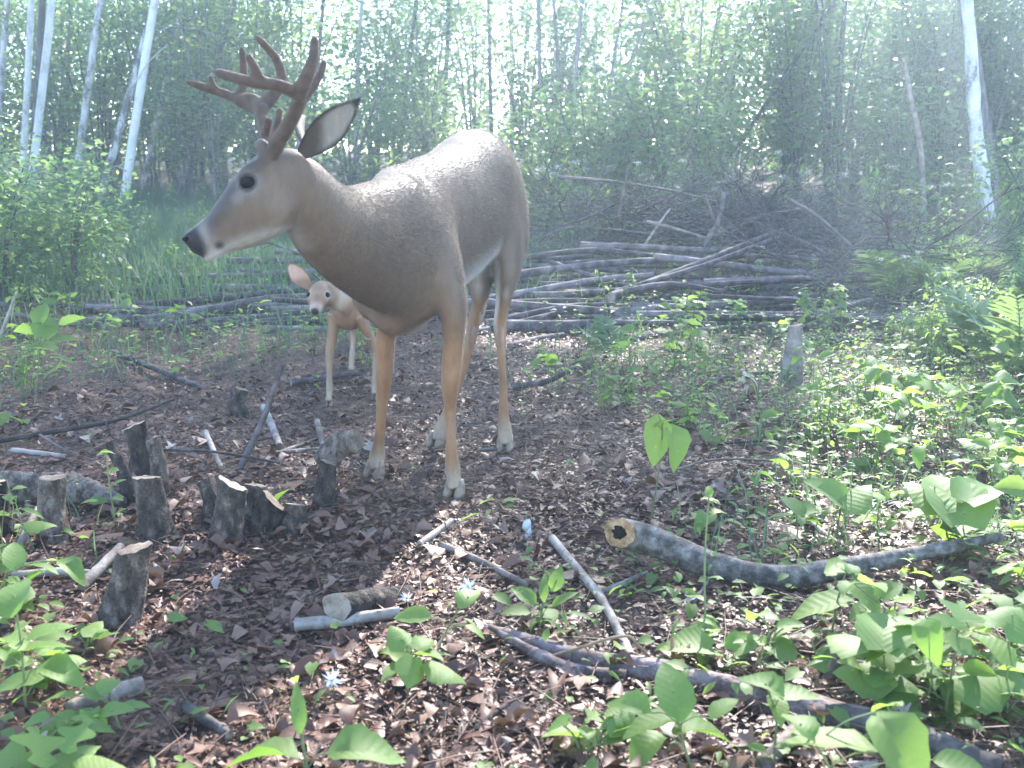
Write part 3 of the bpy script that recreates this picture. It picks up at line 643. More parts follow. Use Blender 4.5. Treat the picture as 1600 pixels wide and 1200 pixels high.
def make_litter():
    n = 84000
    y = 1.15 + (7.2 - 1.15) * rng.random(n) ** 1.25; x = (rng.random(n) * 2 - 1) * (y * .54 + .5)
    b = bare(x, y); keep = rng.random(n) < .30 + .70 * b; x, y, b = x[keep], y[keep], b[keep]; n = len(x)
    
    for hx, hy in ((712, 777), (588, 746), (790, 704), (683, 698), (515, 633), (550, 584), (586, 622)):
        g_ = G(hx, hy); k_ = np.hypot(x - g_[0], y - g_[1] + .03) > .065; x, y = x[k_], y[k_]
    n = len(x)
    size = np.clip(rng.lognormal(math.log(.020), .60, n), .007, .080) * np.where(y > 3, .85 + 0 * y, 1.0)
    pos = np.stack([x, y, gz(x, y) + rng.random(n) * .022], -1)
    V, F, r = scatter(LT, pos, size, rng.random(n) * 6.28, np.abs(rng.normal(0, .24, n)), rng.random(n) * 6.28, np.clip(np.where(rng.random(n) < .10, rng.uniform(.72, 1, n), rng.beta(1.5, 2.2, n)) + .16 * np.sin(3.1 * x + 2 * y) * np.sin(4 * y - 1.7 * x) + .1 * np.sin(9 * x) * np.sin(8 * y + 5 * x), 0, 1))
    n = 90000; y = 1.15 + 5.6 * rng.random(n) ** 1.2; x = (rng.random(n) * 2 - 1) * (y * .54 + .4)
    q4 = [(np.array([(-.5, -.3, 0), (.45, -.35, .1), (.5, .3, 0), (-.4, .35, .12)], float), [np.array([(0, 1, 2, 3)])]), (np.array([(-.5, 0, 0), (.1, -.22, .05), (.5, .05, 0), (0, .2, .08)], float), [np.array([(0, 1, 2, 3)])])]
    V2, F2, r2 = scatter(q4, np.stack([x, y, gz(x, y) + rng.random(n) * .02], -1), rng.uniform(.004, .016, n), rng.random(n) * 6.28, np.abs(rng.normal(0, .35, n)), rng.random(n) * 6.28, rng.beta(1.3, 2, n))
    mb = MB().add((V, F), r).add((V2, F2), r2)
    tag(link('leaf_litter', mb.mesh('leaf_litter', M['litter'])), 'brown and grey fallen leaves carpeting the trampled ground', 'leaf litter', kind='stuff')
    # fine twigs and stalks between the leaves
    n = 6500; y = 1.2 + 5.8 * rng.random(n) ** 1.2; x = (rng.random(n) * 2 - 1) * (y * .54 + .4)
    tw = (np.array([(-.5, 0, 0), (-.5, .013, .006), (-.5, 0, .014), (.1, .015, .03), (.1, .028, .036), (.1, .015, .044), (.5, -.02, 0), (.5, -.013, .004), (.5, -.02, .008)], float), [np.array([(0, 1, 4, 3), (1, 2, 5, 4), (2, 0, 3, 5), (3, 4, 7, 6), (4, 5, 8, 7), (5, 3, 6, 8)])])
    L = rng.uniform(.03, .17, n)
    V, F, r = scatter([tw], np.stack([x, y, gz(x, y) + .008 + .02 * rng.random(n)], -1), L, rng.random(n) * 6.28, np.abs(rng.normal(0, .15, n)), rng.random(n) * 6.28, rng.random(n) * .8)
    tag(link('fine_twigs', mesh_np('fine_twigs', V, F, M['litter'], True, r)), 'thin broken twigs and stalks strewn among the fallen leaves', 'twigs', kind='stuff')
    # single larger leaves lying on top
    tpl = [mesh_np('fallen_leaf', v * (1, 1, 1), f, M['litter'], True, np.full(len(v), .5 + .5 * (k % 2))) for k, (v, f) in enumerate([leaf_tpl(.62, 8, .5, .25, .5), leaf_tpl(.75, 8, -.4, .1, -.5), leaf_tpl(.6, 9, .6, .5, .4), leaf_tpl(.95, 9, .3, -.1, .3, lobes=2), leaf_tpl(.85, 9, .3, .2, .3, lobes=2), leaf_tpl(.4, 8, .6, .4, .4)])]
    for k in range(300):
        while True:
            yy = 1.3 + 2.6 * rng.random() ** 1.3; xx = (rng.random() * 2 - 1) * (yy * .5 + .05)
            if rng.random() < .35 + .65 * bare(xx, yy) and min(math.hypot(xx - q_[0], yy - q_[1]) for q_ in HOOF) > .11: break
        o = link('fallen_leaf', tpl[k % 6], None, (xx, yy, float(gz(xx, yy)) + .022 + .015 * rng.random()))
        o.scale = (rng.uniform(.035, .070),) * 3; o.rotation_euler = (rng.normal(0, .3), rng.normal(0, .3), rng.random() * 6.28)
        tag(o, 'single dry brown leaf lying loose on top of the leaf litter', 'fallen leaf', 'fallen leaves lying on the litter')
if VEG: make_litter()

# ------------------------------------------------------------------ stumps, logs, sticks
def bark_tube(P, r, sides, rough=.04, seed=0):
    """rounded log with uneven bark relief; returns tube without caps + rim rings"""
    P = np.asarray(P, float); n = len(P); r = np.broadcast_to(np.asarray(r, float), (n,)); T, Nn, B = frames(P); a = np.linspace(0, 2 * np.pi, sides, endpoint=False)
    s = np.concatenate([[0], np.cumsum(np.linalg.norm(np.diff(P, axis=0), axis=1))]); g = np.random.default_rng(seed); ph = g.random(6) * 6.28
    k = r.mean()
    rel = 1 + rough * (np.sin(3 * a[None] + ph[0] + s[:, None] / k * .5) + .7 * np.sin(5 * a[None] + ph[1] - s[:, None] / k * .8) + .8 * np.sin(2 * a[None] + s[:, None] / k * 1.6 + ph[2]) + .6 * g.normal(size=(n, sides)))
    V = P[:, None] + (np.cos(a)[None, :, None] * Nn[:, None] + np.sin(a)[None, :, None] * B[:, None]) * (r[:, None] * rel)[..., None]
    i, j = np.meshgrid(np.arange(n - 1), np.arange(sides), indexing='ij'); kk = (j + 1) % sides
    return V, np.stack([i * sides + j, i * sides + kk, (i + 1) * sides + kk, (i + 1) * sides + j], -1).reshape(-1, 4)
def disc(ring, push=0.0, rows=3, jag=.15, seed=0):
    g = np.random.default_rng(seed); c = ring.mean(0); n = len(ring); nrm = np.cross(ring[n // 4] - c, ring[0] - c); nrm /= np.linalg.norm(nrm) + 1e-9; rr = np.linalg.norm(ring - c, axis=1).mean()
    V = [ring]
    for k in range(1, rows): V.append(c + (ring - c) * (1 - k / rows) + nrm * (push + jag * rr * g.normal(size=(n, 1)) * .5))
    V.append((c + nrm * push)[None]); V = np.concatenate(V); F = []; T = []
    for k in range(rows - 1):
        for j in range(n): F.append((k * n + j, k * n + (j + 1) % n, (k + 1) * n + (j + 1) % n, (k + 1) * n + j))
    b = (rows - 1) * n
    for j in range(n): T.append((b + j, b + (j + 1) % n, len(V) - 1))
    return V, [np.array(F), np.array(T)]
sid = [100]
def log_thing(name, label, cat, P, r, mat, cuts=(True, True), group=None, sides=16, rough=.04, n=None, cutmat='cut', partname='trunk', hollow=False, slant=0.0, shear0=0.0, extra=None):
    sid[0] += 1; P = np.asarray(P, float); n = n or max(8, len(P) * 6)
    C = spline(P, n); u = np.linspace(0, 1, n); rr = np.interp(u, np.linspace(0, 1, len(np.atleast_1d(r))), np.atleast_1d(r)) if np.ndim(r) else np.full(n, r)
    V, F = bark_tube(C, rr, sides, rough, sid[0])
    if slant:
        d = C[-1] - C[-2]; d /= np.linalg.norm(d); off = (V[-1] - C[-1]) @ np.array([1, .2, 0]); V[-1] = V[-1] + d[None] * (off * slant)[:, None] + d[None] * (np.random.default_rng(sid[0]).normal(size=(sides, 1)) * rr[-1] * .04)
    if hollow: V[0, :, 0] -= (V[0, :, 1] - C[0][1]) * .5; V[1, :, 0] -= (V[1, :, 1] - C[1][1]) * .3; V[0] += np.random.default_rng(3).normal(0, .0015, V[0].shape)
    if shear0:
        d0 = C[1] - C[0]; d0 /= np.linalg.norm(d0)
        for q_, f_ in ((0, 1), (1, .7), (2, .4)): V[q_] -= ((V[q_, :, 1] - C[q_][1]) * shear0 * f_)[:, None] * d0
    g = V.reshape(-1, 3); org = C[0].copy(); org[2] = min(C[0][2], C[-1][2])
    root = thing(name, label, cat, org, group)
    Fs = [F]
    for e, k in ((0, 0), (1, -1)):
        if not cuts[e]: Fs.append((np.arange(sides)[::-1] if e == 0 else np.arange(sides) + (n - 1) * sides)[None])
    link(partname, mesh_np(partname, g - org, Fs, M[mat]), root)
    for e, k in ((0, 0), (1, -1)):
        if cuts[e]:
            ring = V[k].copy(); 
            if e == 0: ring = ring[::-1]
            if hollow and e == 0:
                c = ring.mean(0); inn = c + (ring - c) * (.46 + .08 * np.random.default_rng(1).normal(size=(len(ring), 1))); ax = (C[3] - C[0]); ax /= np.linalg.norm(ax)
                m_ = len(ring); jj = np.arange(m_); k2 = (jj + 1) % m_
                mb = MB().add((np.vstack([ring, inn]), [np.stack([jj, k2, k2 + m_, jj + m_], -1)])); link('cut_ring', mb.mesh('cut_ring', M[cutmat]) if True else None, root).location = -org
                deep = inn + ax * .05; bt = c + (deep - c) * .6 + ax * .01
                mb = MB().add((np.vstack([inn, deep, bt]), [np.vstack([np.stack([jj, k2, k2 + m_, jj + m_], -1), np.stack([jj + m_, k2 + m_, k2 + 2 * m_, jj + 2 * m_], -1)]), (jj + 2 * m_)[None]])); o = link('rotten_hole', mb.mesh('rotten_hole', M['hole']), root); o.location = -org
            else:
                V2, F2 = disc(ring, 0, 3, .03, sid[0]); o = link('cut_face', mesh_np('cut_face', V2 - org, F2, M[cutmat]), root)
    if extra: extra(root, org, C, rr)
    return root
def ground_px(pts, r, lift=0.0):
    """points lying on the ground under the given photo pixels"""
    out_ = []
    for p in pts:
        g = G(p[0], p[1]); h = p[2] if len(p) > 2 else 0
        out_.append(g + np.array([0, 0, r + lift + h]))
    return np.array(out_)
NOVEG = ONLY in ('', 'noveg', 'veg')
# tip/bottom pixel pairs of the cut stumps: (top, bottom, width px top, width px bottom, slant, label)
ST = [((211, 664), (222, 752), 33, 38, .25, 'tall straight sapling stump in the back of the stump cluster'),
      ((171, 690), (205, 788), 17, 24, .1, 'thin grey stump leaning left beside the tall straight stump'),
      ((238, 685), (250, 775), 22, 30, .2, 'slim shadowed stump close behind the tall straight stump'),
      ((227, 746), (244, 838), 42, 54, -.2, 'stout dark stump in front of the tall straight stump'),
      ((81, 746), (86, 845), 40, 45, .05, 'round topped stump standing before the broken log'),
      ((-4, 752), (2, 842), 28, 44, .1, 'grey stump cut off by the picture edge'),
      ((211, 856), (186, 975), 52, 62, .45, 'thick stump with slanted pale cut standing alone nearest the camera'),
      ((363, 756), (354, 842), 46, 50, -.35, 'stump with slanted cut and pale rim in the middle of the cluster'),
      ((320, 748), (336, 815), 28, 34, .1, 'short reddish stump leaning at the left of the slant cut stump'),
      ((430, 784), (408, 832), 52, 42, -.35, 'squat stump flaring at the top with a pale cut face'),
      ((400, 758), (398, 815), 34, 40, -.3, 'low stump half hidden behind the squat flaring stump'),
      ((462, 788), (458, 826), 34, 40, .0, 'short dark stump between the flaring stump and the leaning log'),
      ((512, 722), (505, 796), 26, 36, -.3, 'narrow stump with mossy bark below the leaning chunk of log'),
      ((378, 608), (376, 652), 22, 26, .1, 'small dark stump far back near the fawn'),
      ((1243, 508), (1234, 598), 22, 34, .2, 'pale weathered stump standing in the greenery by the pole pile'),
      ((1207, 503), (1206, 532), 20, 20, 0, 'dark stub end beside the pale weathered stump')]
if NOVEG:
    for tp, bt, w0, w1, sl_, lab in ST:
        g = G(*bt); d = g[1]; top = W(*tp, d + .02); s = pxm(d); b0 = g - np.array([0, 0, .05])
        mid = (top + g) / 2 + np.array([rng.normal(0, .006), 0, 0])
        mt = 'stick' if 'pale weathered' in lab else 'stump'
        log_thing('stump', lab, 'stump', [b0, g + (mid - g) * .3, mid, top], [w1 * s * .74, w1 * s * .56, (w0 + w1) * s * .25, w0 * s * .5], mt, (False, True), 'cut stumps', 22, .05, 20, partname='trunk', slant=sl_)
    # the big bent limb with a hollow rotten end
    s = pxm(2.53)
    pts = [W(*q) for q in ((968, 832, 2.38), (1020, 846, 2.41), (1080, 871, 2.38), (1150, 893, 2.32), (1220, 903, 2.29), (1290, 893, 2.30), (1400, 872, 2.34), (1480, 856, 2.39), (1565, 838, 2.44))]
    log_thing('fallen_limb', 'thick curved fallen limb with a hollow rotten cut end', 'limb', pts, [24 * s, 23 * s, 21.5 * s, 20 * s, 18.5 * s, 17 * s, 13 * s, 10 * s, 7 * s], 'bent', (True, False), None, 22, .018, 60, hollow=True, cutmat='cut_orange')
    def splinter(root, org, C, rr):
        mb = MB().add(tube(spline([C[2] + (0, -.03, .02), C[8] + (0, -.06, .01), C[14] + (0, -.065, 0), C[20] + (0, -.04, -.01)], 16), np.linspace(.006, .022, 16), 8, .12)); link('splinter', mb.mesh('splinter', M['rotten']), root).location = -org
    log_thing('rotting_branch', 'long dark rotting branch split lengthwise and half buried in leaves', 'branch', ground_px([(745, 985), (830, 1012), (920, 1040), (1040, 1062), (1130, 1085), (1230, 1112), (1370, 1140)], .012), [.008, .016, .022, .026, .030, .030, .024], 'rotten', (False, False), None, 14, .09, 50, extra=splinter)
    log_thing('rotting_branch', 'dark broken branch poking out under the pale leaves at the bottom right', 'branch', ground_px([(1260, 1130), (1330, 1140), (1420, 1165), (1560, 1220)], .015), [.022, .026, .028, .026], 'dark_stick', (False, False), None, 12, .08, 30)
    log_thing('short_log', 'short log lying with its round cut end facing the camera', 'log', [W(526, 948, 2.13), W(575, 943, 2.22), W(640, 935, 2.31), W(705, 930, 2.38)], [.031, .033, .030, .024], 'stump', (True, False), None, 20, .05, 30, shear0=.9)
    log_thing('broken_log', 'broken dark log lying behind the stumps with a torn end', 'log', [G(-30, 795) + (0, .05, .05), G(60, 792) + (0, .05, .045), G(120, 798) + (0, .05, .042), G(188, 806) + (0, .03, .03)], [.050, .046, .044, .014], 'stump', (False, False), None, 24, .10, 44)
    log_thing('leaning_chunk', 'curved chunk of log propped against the narrow mossy stump', 'log', [G(498, 760) + (0, .08, .05), W(515, 712, 3.15), W(535, 694, 3.15), W(556, 690, 3.12)], [.034, .042, .042, .036], 'stump', (False, True), None, 18, .05, 24)
    log_thing('bark_chunk', 'short pale chunk of wood with a dark hollow at the lower left', 'log', ground_px([(108, 1120), (160, 1098), (222, 1082)], .012), [.016, .020, .020], 'stick', (False, True), None, 14, .06, 16, cutmat='hole')
    ST2 = [('stick', 'pale peeled stick slanting toward the seedlings in the middle', [(688, 862), (750, 888), (822, 926)], .010, 'stick'),
           ('stick', 'pale forked stick leaning down toward the rotting branch', [(862, 858, .01), (900, 900), (940, 950), (985, 1040)], .012, 'stick'),
           ('stick', 'short pale stick crossing at the tip of the forked stick', [(935, 940), (1010, 906)], .008, 'stick'),
           ('stick', 'short blue grey stick lying below the front hooves', [(656, 862), (706, 824)], .010, 'stick'),
           ('stick', 'grey stick passing under the short log', [(462, 992), (540, 985), (625, 972)], .016, 'stick'),
           ('stick', 'grey stick lying across the ground left of the lone stump', [(20, 912), (90, 906), (152, 908)], .011, 'stick'),
           ('stick', 'white stub of branch leaning on the lone stump', [(130, 930), (192, 884, .03)], .014, 'stick'),
           ('stick', 'dark crooked stick lying in the grass left of the fawn', [(172, 556), (230, 578), (275, 598), (318, 614)], .015, 'pole'),
           ('stick', 'white stick lying flat under the slanting dark pole', [(430, 716), (505, 708)], .008, 'stick'),
           ('stick', 'short white stick crossing the flat white stick', [(440, 714), (494, 694)], .008, 'stick'),
           ('stick', 'pale peeled branch lying beside the slanting dark pole', [(412, 645), (424, 672), (438, 708)], .016, 'stick'),
           ('stick', 'reddish stub sticking up behind the stump cluster', [(322, 692, .02), (346, 740)], .010, 'stick'),
           ('stick', 'short pale stub beside the leaning chunk', [(496, 678, .03), (508, 716)], .013, 'stick'),
           ('stick', 'thin twig lying across the stumps', [(250, 738, .06), (340, 742, .06), (440, 755, .05)], .005, 'dark_stick'),
           ('stick', 'dark broken stick on the litter right of the hind hooves', [(800, 612), (850, 605), (898, 592, .03)], .016, 'dark_stick'),
           ('stick', 'grey stick behind the fawn hoof', [(455, 606), (500, 600), (560, 590)], .016, 'pole'),
           ('stick', 'long thin pale twig stretching across the right side litter', [(1048, 752, .02), (1130, 733, .02), (1300, 738, .01)], .004, 'stick'),
           ('stick', 'thin brown twig lying in the right side litter', [(1120, 700), (1240, 690), (1330, 668)], .005, 'dark_stick'),
           ('stick', 'slender grey stick among the leafy plants on the right', [(1225, 795), (1310, 860)], .008, 'stick'),
           ('stick', 'dark twig poking up near the curved limb', [(1075, 965), (1110, 925, .02)], .005, 'dark_stick'),
           ('stick', 'small dark stick at the bottom of the litter', [(745, 1150), (810, 1100)], .006, 'dark_stick'),
           ('stick', 'dark flat stick in the bright leaves at the bottom left', [(290, 1120), (360, 1165)], .012, 'dark_stick'),
           ('stick', 'short bluish stick under the leaves at the lower right', [(1190, 1048), (1215, 1028)], .008, 'stick'),
           ('stick', 'pale slender stick behind the stump cluster', [(20, 712), (105, 722)], .010, 'stick'),
           ('stick', 'grey stick leaning down left of the round topped stump', [(28, 872), (62, 822, .03)], .012, 'stick'),
           ('stick', 'dark stick lying in front of the pole pile', [(1100, 605), (1180, 590), (1260, 592)], .012, 'dark_stick'),
           ('stick', 'long low stick by the hind hooves', [(745, 712), (810, 706)], .007, 'dark_stick')]
    for nm, lab, pts, r, mt in ST2:
        P = ground_px(pts, r * .8, .012); n = 18
        log_thing(nm, lab, 'stick', P, [r, r * .95, r * .8], mt, (True, True), 'loose sticks on the forest floor', 8, .05, n)
    def wstick(name, lab, pts, r0, r1, mt, group=None, cat='branch', side=()):
        P = np.array([W(*p) for p in pts]); 
        def ex(root, org, C, rr):
            for q0, q1, r in side:
                mb = MB().add(tube(spline([W(*q0), (W(*q0) + W(*q1)) / 2 + rng.normal(0, .01, 3), W(*q1)], 8), np.linspace(r, r * .4, 8), 6)); link('side_twig', mb.mesh('side_twig', M[mt]), root).location = -org
        return log_thing(name, lab, cat, P, [r0, r1], mt, (False, False), group, 8, .04, max(14, 6 * len(pts)), extra=ex)
    g = G(374, 735)[1]
    wstick('slanting_pole', 'dark slanting pole stuck in the ground with a raw orange tip', [(372, 738, g), (408, 662, g + .05), (428, 608, g + .08), (441, 570, g + .1)], .011, .008, 'dark_stick', cat='pole')
    wstick('low_branch', 'thin dark branch arching over the litter at the left edge', [(-20, 692, 3.2), (80, 675, 3.25), (160, 662, 3.3), (215, 646, 3.35), (272, 624, 3.4)], .009, .004, 'dark_stick', side=[((60, 678, 3.24), (125, 712, 3.1), .005), ((165, 661, 3.3), (215, 690, 3.2), .004)])
    wstick('arched_twig', 'thin reddish twig bent in an arch over the rotting branch', [(788, 1046, 1.95), (880, 1020, 1.93), (972, 994, 1.92), (1000, 1012, 1.92), (1048, 1062, 1.95)], .0035, .0025, 'redstem', cat='twig')
    wstick('bare_twig', 'thin bare twig reaching across the meadow below the buck muzzle', [(372, 390, 5.6), (415, 380, 5.6), (425, 381, 5.6), (470, 396, 5.6), (520, 412, 5.6)], .0055, .004, 'pole', cat='twig', side=[((425, 381, 5.6), (392, 398, 5.6), .003), ((455, 390, 5.6), (430, 414, 5.5), .003)])
    gp = [G(1190, 1210), G(1235, 1165), G(1268, 1125)]
    log_thing('pale_branch', 'pale blue grey branch rising from the rotting branch to a cut white tip', 'branch', [gp[0] + (0, 0, .012), gp[1] + (0, 0, .02), W(1268, 1104, 1.86), W(1296, 1055, 1.86), W(1316, 1016, 1.86)], [.015, .014, .012, .011, .010], 'stick', (False, True), None, 10, .05, 30)
    gt = G(-10, 560)[1]; wstick('leaning_stick', 'bare grey stick leaning at the left picture edge', [(-6, 545, gt), (10, 500, gt), (26, 456, gt)], .013, .006, 'stick', cat='stick')

# ------------------------------------------------------------------ the pile of cut poles
PG = 'poles in the cut pole pile'
def pd(py): return np.interp(py, [340, 372, 400, 430, 460, 490, 515, 545, 560], [8.2, 7.9, 7.6, 7.2, 6.8, 6.45, 6.2, 5.85, 5.6])
PL = [([(907, 383), (1000, 386), (1080, 390), (1150, 391)], 10, 7, 'uppermost long grey pole at the back of the pole pile'),
      ([(700, 424), (810, 405), (925, 391), (1040, 402)], 9, 7, 'pole curving below the uppermost long pole'),
      ([(690, 450), (810, 429), (915, 415), (1000, 408), (1130, 401)], 14, 8, 'thick straight pole in the upper half of the pile'),
      ([(700, 478), (805, 460), (880, 446), (950, 435), (1020, 430)], 11, 8, 'long pole resting under the thick straight pole'),
      ([(955, 464), (1000, 448), (1100, 409), (1160, 384), (1222, 360)], 13, 9, 'prominent diagonal pole lying across the top of the pile'),
      ([(962, 456), (1090, 418), (1170, 388), (1236, 362)], 8, 6, 'paler thin pole beneath the prominent diagonal pole'),
      ([(690, 470), (800, 462), (895, 459), (990, 452)], 10, 8, 'straight pole in the middle of the pile'),
      ([(842, 402), (880, 416), (945, 438)], 7, 6, 'short dark pole slanting down over the grey poles'),
      ([(975, 456), (1020, 447), (1060, 445), (1128, 456)], 10, 8, 'arched pole right of the diagonal pole foot'),
      ([(960, 491), (1025, 482), (1150, 476), (1240, 469), (1300, 477), (1345, 490)], 13, 9, 'long curved pole near the front of the pile'),
      ([(770, 520), (925, 510), (1050, 503), (1130, 497)], 19, 19, 'thickest front log of the pile with a brown cut end'),
      ([(1130, 396), (1220, 402), (1300, 408)], 7, 5, 'thin pole running out to the right of the pile'),
      ([(1100, 441), (1180, 437), (1255, 434)], 10, 8, 'pale sunlit pole at the right of the pile'),
      ([(1120, 404), (1200, 393), (1290, 376)], 8, 5, 'thin crooked pole at the upper right of the pile'),
      ([(1262, 508), (1330, 514), (1402, 519)], 14, 11, 'log piece lying right of the pale weathered stump'),
      ([(1250, 541), (1320, 538), (1395, 542)], 14, 12, 'low pale log in the herbs right of the stump'),
      ([(1418, 524), (1490, 530), (1565, 538)], 14, 9, 'dark log at the far right end of the pile'),
      ([(796, 562), (840, 540), (880, 524)], 10, 9, 'pale grey pole slanting at the front of the pile'),
      ([(760, 505), (850, 486), (900, 478), (960, 476)], 10, 8, 'slim pole low in the left half of the pile'),
      ([(740, 530), (800, 506), (858, 492), (905, 480)], 9, 7, 'pole angled up behind the pale slanting pole'),
      ([(760, 475), (860, 470), (940, 470)], 8, 7, 'dark pole in the shaded core of the pile'),
      ([(109, 492), (256, 475), (400, 460), (478, 453), (620, 440)], 11, 9, 'uppermost pole running left out of the pile'),
      ([(119, 515), (266, 494), (406, 468), (478, 463), (640, 452)], 11, 10, 'second pole running left out of the pile'),
      ([(124, 519), (240, 505), (330, 486), (420, 474), (640, 462)], 9, 9, 'third pole running left out of the pile'),
      ([(20, 512), (110, 520), (180, 518)], 8, 6, 'short pole end behind the yellow green sapling'),
      ([(219, 517), (375, 498), (481, 487), (640, 472)], 10, 9, 'pole low on the left wing of the pile'),
      ([(268, 520), (370, 512), (500, 500), (660, 482)], 8, 8, 'thin pole at the bottom of the left wing'),
      ([(300, 512), (400, 502), (520, 492), (680, 476)], 8, 7, 'thin shaded pole in the left wing'),
      ([(414, 532), (460, 524), (520, 516), (650, 500)], 10, 9, 'front pole of the left wing below the fawn'),
      ([(230, 500), (330, 480), (480, 474), (640, 458)], 7, 7, 'thin pole between the upper poles of the left wing')]
if NOVEG:
    for k, (pts, w0, w1, lab) in enumerate(PL):
        P = np.array([W(px, py, pd(py) - (.35 if 'diagonal' in lab else 0)) for px, py in pts])
        d = P[:, 1].mean(); r0, r1 = w0 * pxm(d) * .52, w1 * pxm(d) * .52
        # keep a pole's bend in the lie of the pile, not in depth
        P[:, 1] = np.linspace(P[0, 1], P[-1, 1], len(P)) * .6 + P[:, 1] * .4
        for a, (px, py) in enumerate(pts): P[a] = W(px, py, P[a, 1])
        P[:, 2] = np.maximum(P[:, 2], gz(P[:, 0], P[:, 1]) + min(r0, r1) * .7)
        log_thing('pole', lab, 'pole', P, [r0 * 1.05, (r0 + r1) / 2, r1], 'pole', (True, True), PG, 10, .03, 26)
    for k in range(74):                               # the rest of the pile, deep in its shade and behind the buck
        py = rng.uniform(395, 520); d = pd(py) + rng.uniform(.15, .5); px = rng.uniform(560, 1010) if k % 3 else rng.uniform(330, 640); px = rng.uniform(1120, 1420) if k >= 52 else px; py = rng.uniform(420, 535) if k >= 52 else py; d = pd(py) + .1 if k >= 52 else d; L = rng.uniform(.9, 1.7)
        c = W(px, py + 12, d); g = float(gz(c[0], c[1])); c[2] = max(c[2], g + .03); a = rng.normal(.1, .28); v = np.array([math.cos(a), math.sin(a) * .5, rng.normal(0.0, .05)])
        r = rng.uniform(.012, .026); bend = rng.normal(0, .03)
        P = [c - v * L, c - v * L * .3 + (0, 0, bend), c + v * L * .3 + (0, 0, bend), c + v * L]
        for p in P: p[2] = max(p[2], float(gz(p[0], p[1])) + r)
        log_thing('pole', 'grey cut pole buried among the other poles of the pile', 'pole', P, [r, r * .8], 'pole', (True, True), PG, 8, .03, 14)
    up = [('pale forked snag standing up out of the brush pile', [(1132, 384), (1118, 350), (1101, 304)], 7, 5, 'stick'), ('grey snag leaning behind the forked snag', [(1100, 384), (1122, 345), (1132, 300)], 9, 7, 'pole'),
          ('thin pale stick leaning right on the brush pile', [(1008, 382), (1028, 352), (1047, 326)], 5, 3, 'stick'), ('short bare white stem behind the brush pile', [(966, 338), (974, 300), (981, 262)], 6, 4, 'stick'),
          ('pale stick lying along the top of the brush pile', [(1010, 346), (1050, 356), (1104, 372)], 6, 4, 'stick'),
          ('dark branch slanting down the right side of the brush pile', [(1226, 308), (1268, 332), (1310, 366), (1395, 446), (1465, 512)], 6, 4, 'dark_stick'),
          ('dark branch arching above the brush pile', [(1290, 296), (1325, 318), (1360, 340), (1385, 352)], 6, 4, 'dark_stick'),
          ('thin curved branch looping over the brush pile', [(1130, 378), (1160, 350), (1200, 335), (1260, 325), (1290, 318)], 5, 3, 'pole'),
          ('long dark branch lying behind the brush pile', [(870, 276), (960, 284), (1050, 298), (1120, 316)], 5, 3, 'dark_stick'),
          ('grey branch rising right of the brush pile', [(1262, 335), (1272, 310), (1268, 292)], 4, 3, 'pole'),
          ('bare stick in the herbs behind the buck rump', [(840, 362), (905, 345), (975, 312)], 4, 3, 'pole')]
    for lab, pts, w0, w1, mt in up:
        P = [W(px, py, (7.3 if 'slanting down' in lab else 8.1) + .0 * k) for k, (px, py) in enumerate(pts)]; s = pxm(8)
        log_thing('branch', lab, 'branch', P, [w0 * s * .5, w1 * s * .5], mt, (False, False), 'bare branches about the brush pile', 7, .04, 18)
    # tangled brush: a few kinds of twiggy branch, copied
    tw = []
    for k in range(6):
        mb = MB(); L = rng.uniform(1.0, 1.7); main = spline([(0, 0, 0), (L * .4, rng.normal(0, .08), .10 + .1 * rng.random()), (L * .75, rng.normal(0, .12), .12 + .15 * rng.random()), (L, rng.normal(0, .15), .08 + .2 * rng.random())], 14)
        mb.add(tube(main, np.linspace(.014, .004, 14), 6))
        for q in range(9):
            i = rng.integers(3, 13); b = main[i]; dv = np.array([rng.uniform(.1, .5), rng.normal(0, .25), rng.normal(.12, .2)]); mb.add(tube(spline([b, b + dv * .5 + rng.normal(0, .03, 3), b + dv], 7), np.linspace(.006, .002, 7), 5))
            e = b + dv * .6; dv2 = dv * .3 + rng.normal(0, .12, 3); mb.add(tube(spline([e, e + dv2], 4), np.linspace(.003, .0015, 4), 4))
        tw.append(mb.mesh('brush_branch', M['pole'] if k % 3 == 0 else M['dark_stick']))
    for k in range(225):
        px = rng.uniform(980, 1340) if k < 145 or k >= 215 else (rng.uniform(830, 1000) if k < 165 else rng.uniform(1230, 1500)); py = rng.normal(350, 17) if px < 1250 else rng.normal(385, 14); d = rng.uniform(8.3, 9.0)
        if 165 <= k < 215: py = rng.uniform(385, 470); d = rng.uniform(6.6, 7.6)
        c = W(px, np.clip(py, 312, 480), d); c[2] = max(c[2], float(gz(c[0], c[1])) + .02)
        o = link('brush_branch', tw[k % 6], None, c); o.rotation_euler = (rng.normal(0, .5), rng.normal(0, .22), rng.choice([0, math.pi]) + rng.normal(0, .6)); o.scale = (rng.uniform(.38, .68),) * 3
        tag(o, 'bare twiggy branch tangled in the brush heap behind the poles', 'branch', 'twiggy branches of the brush heap')
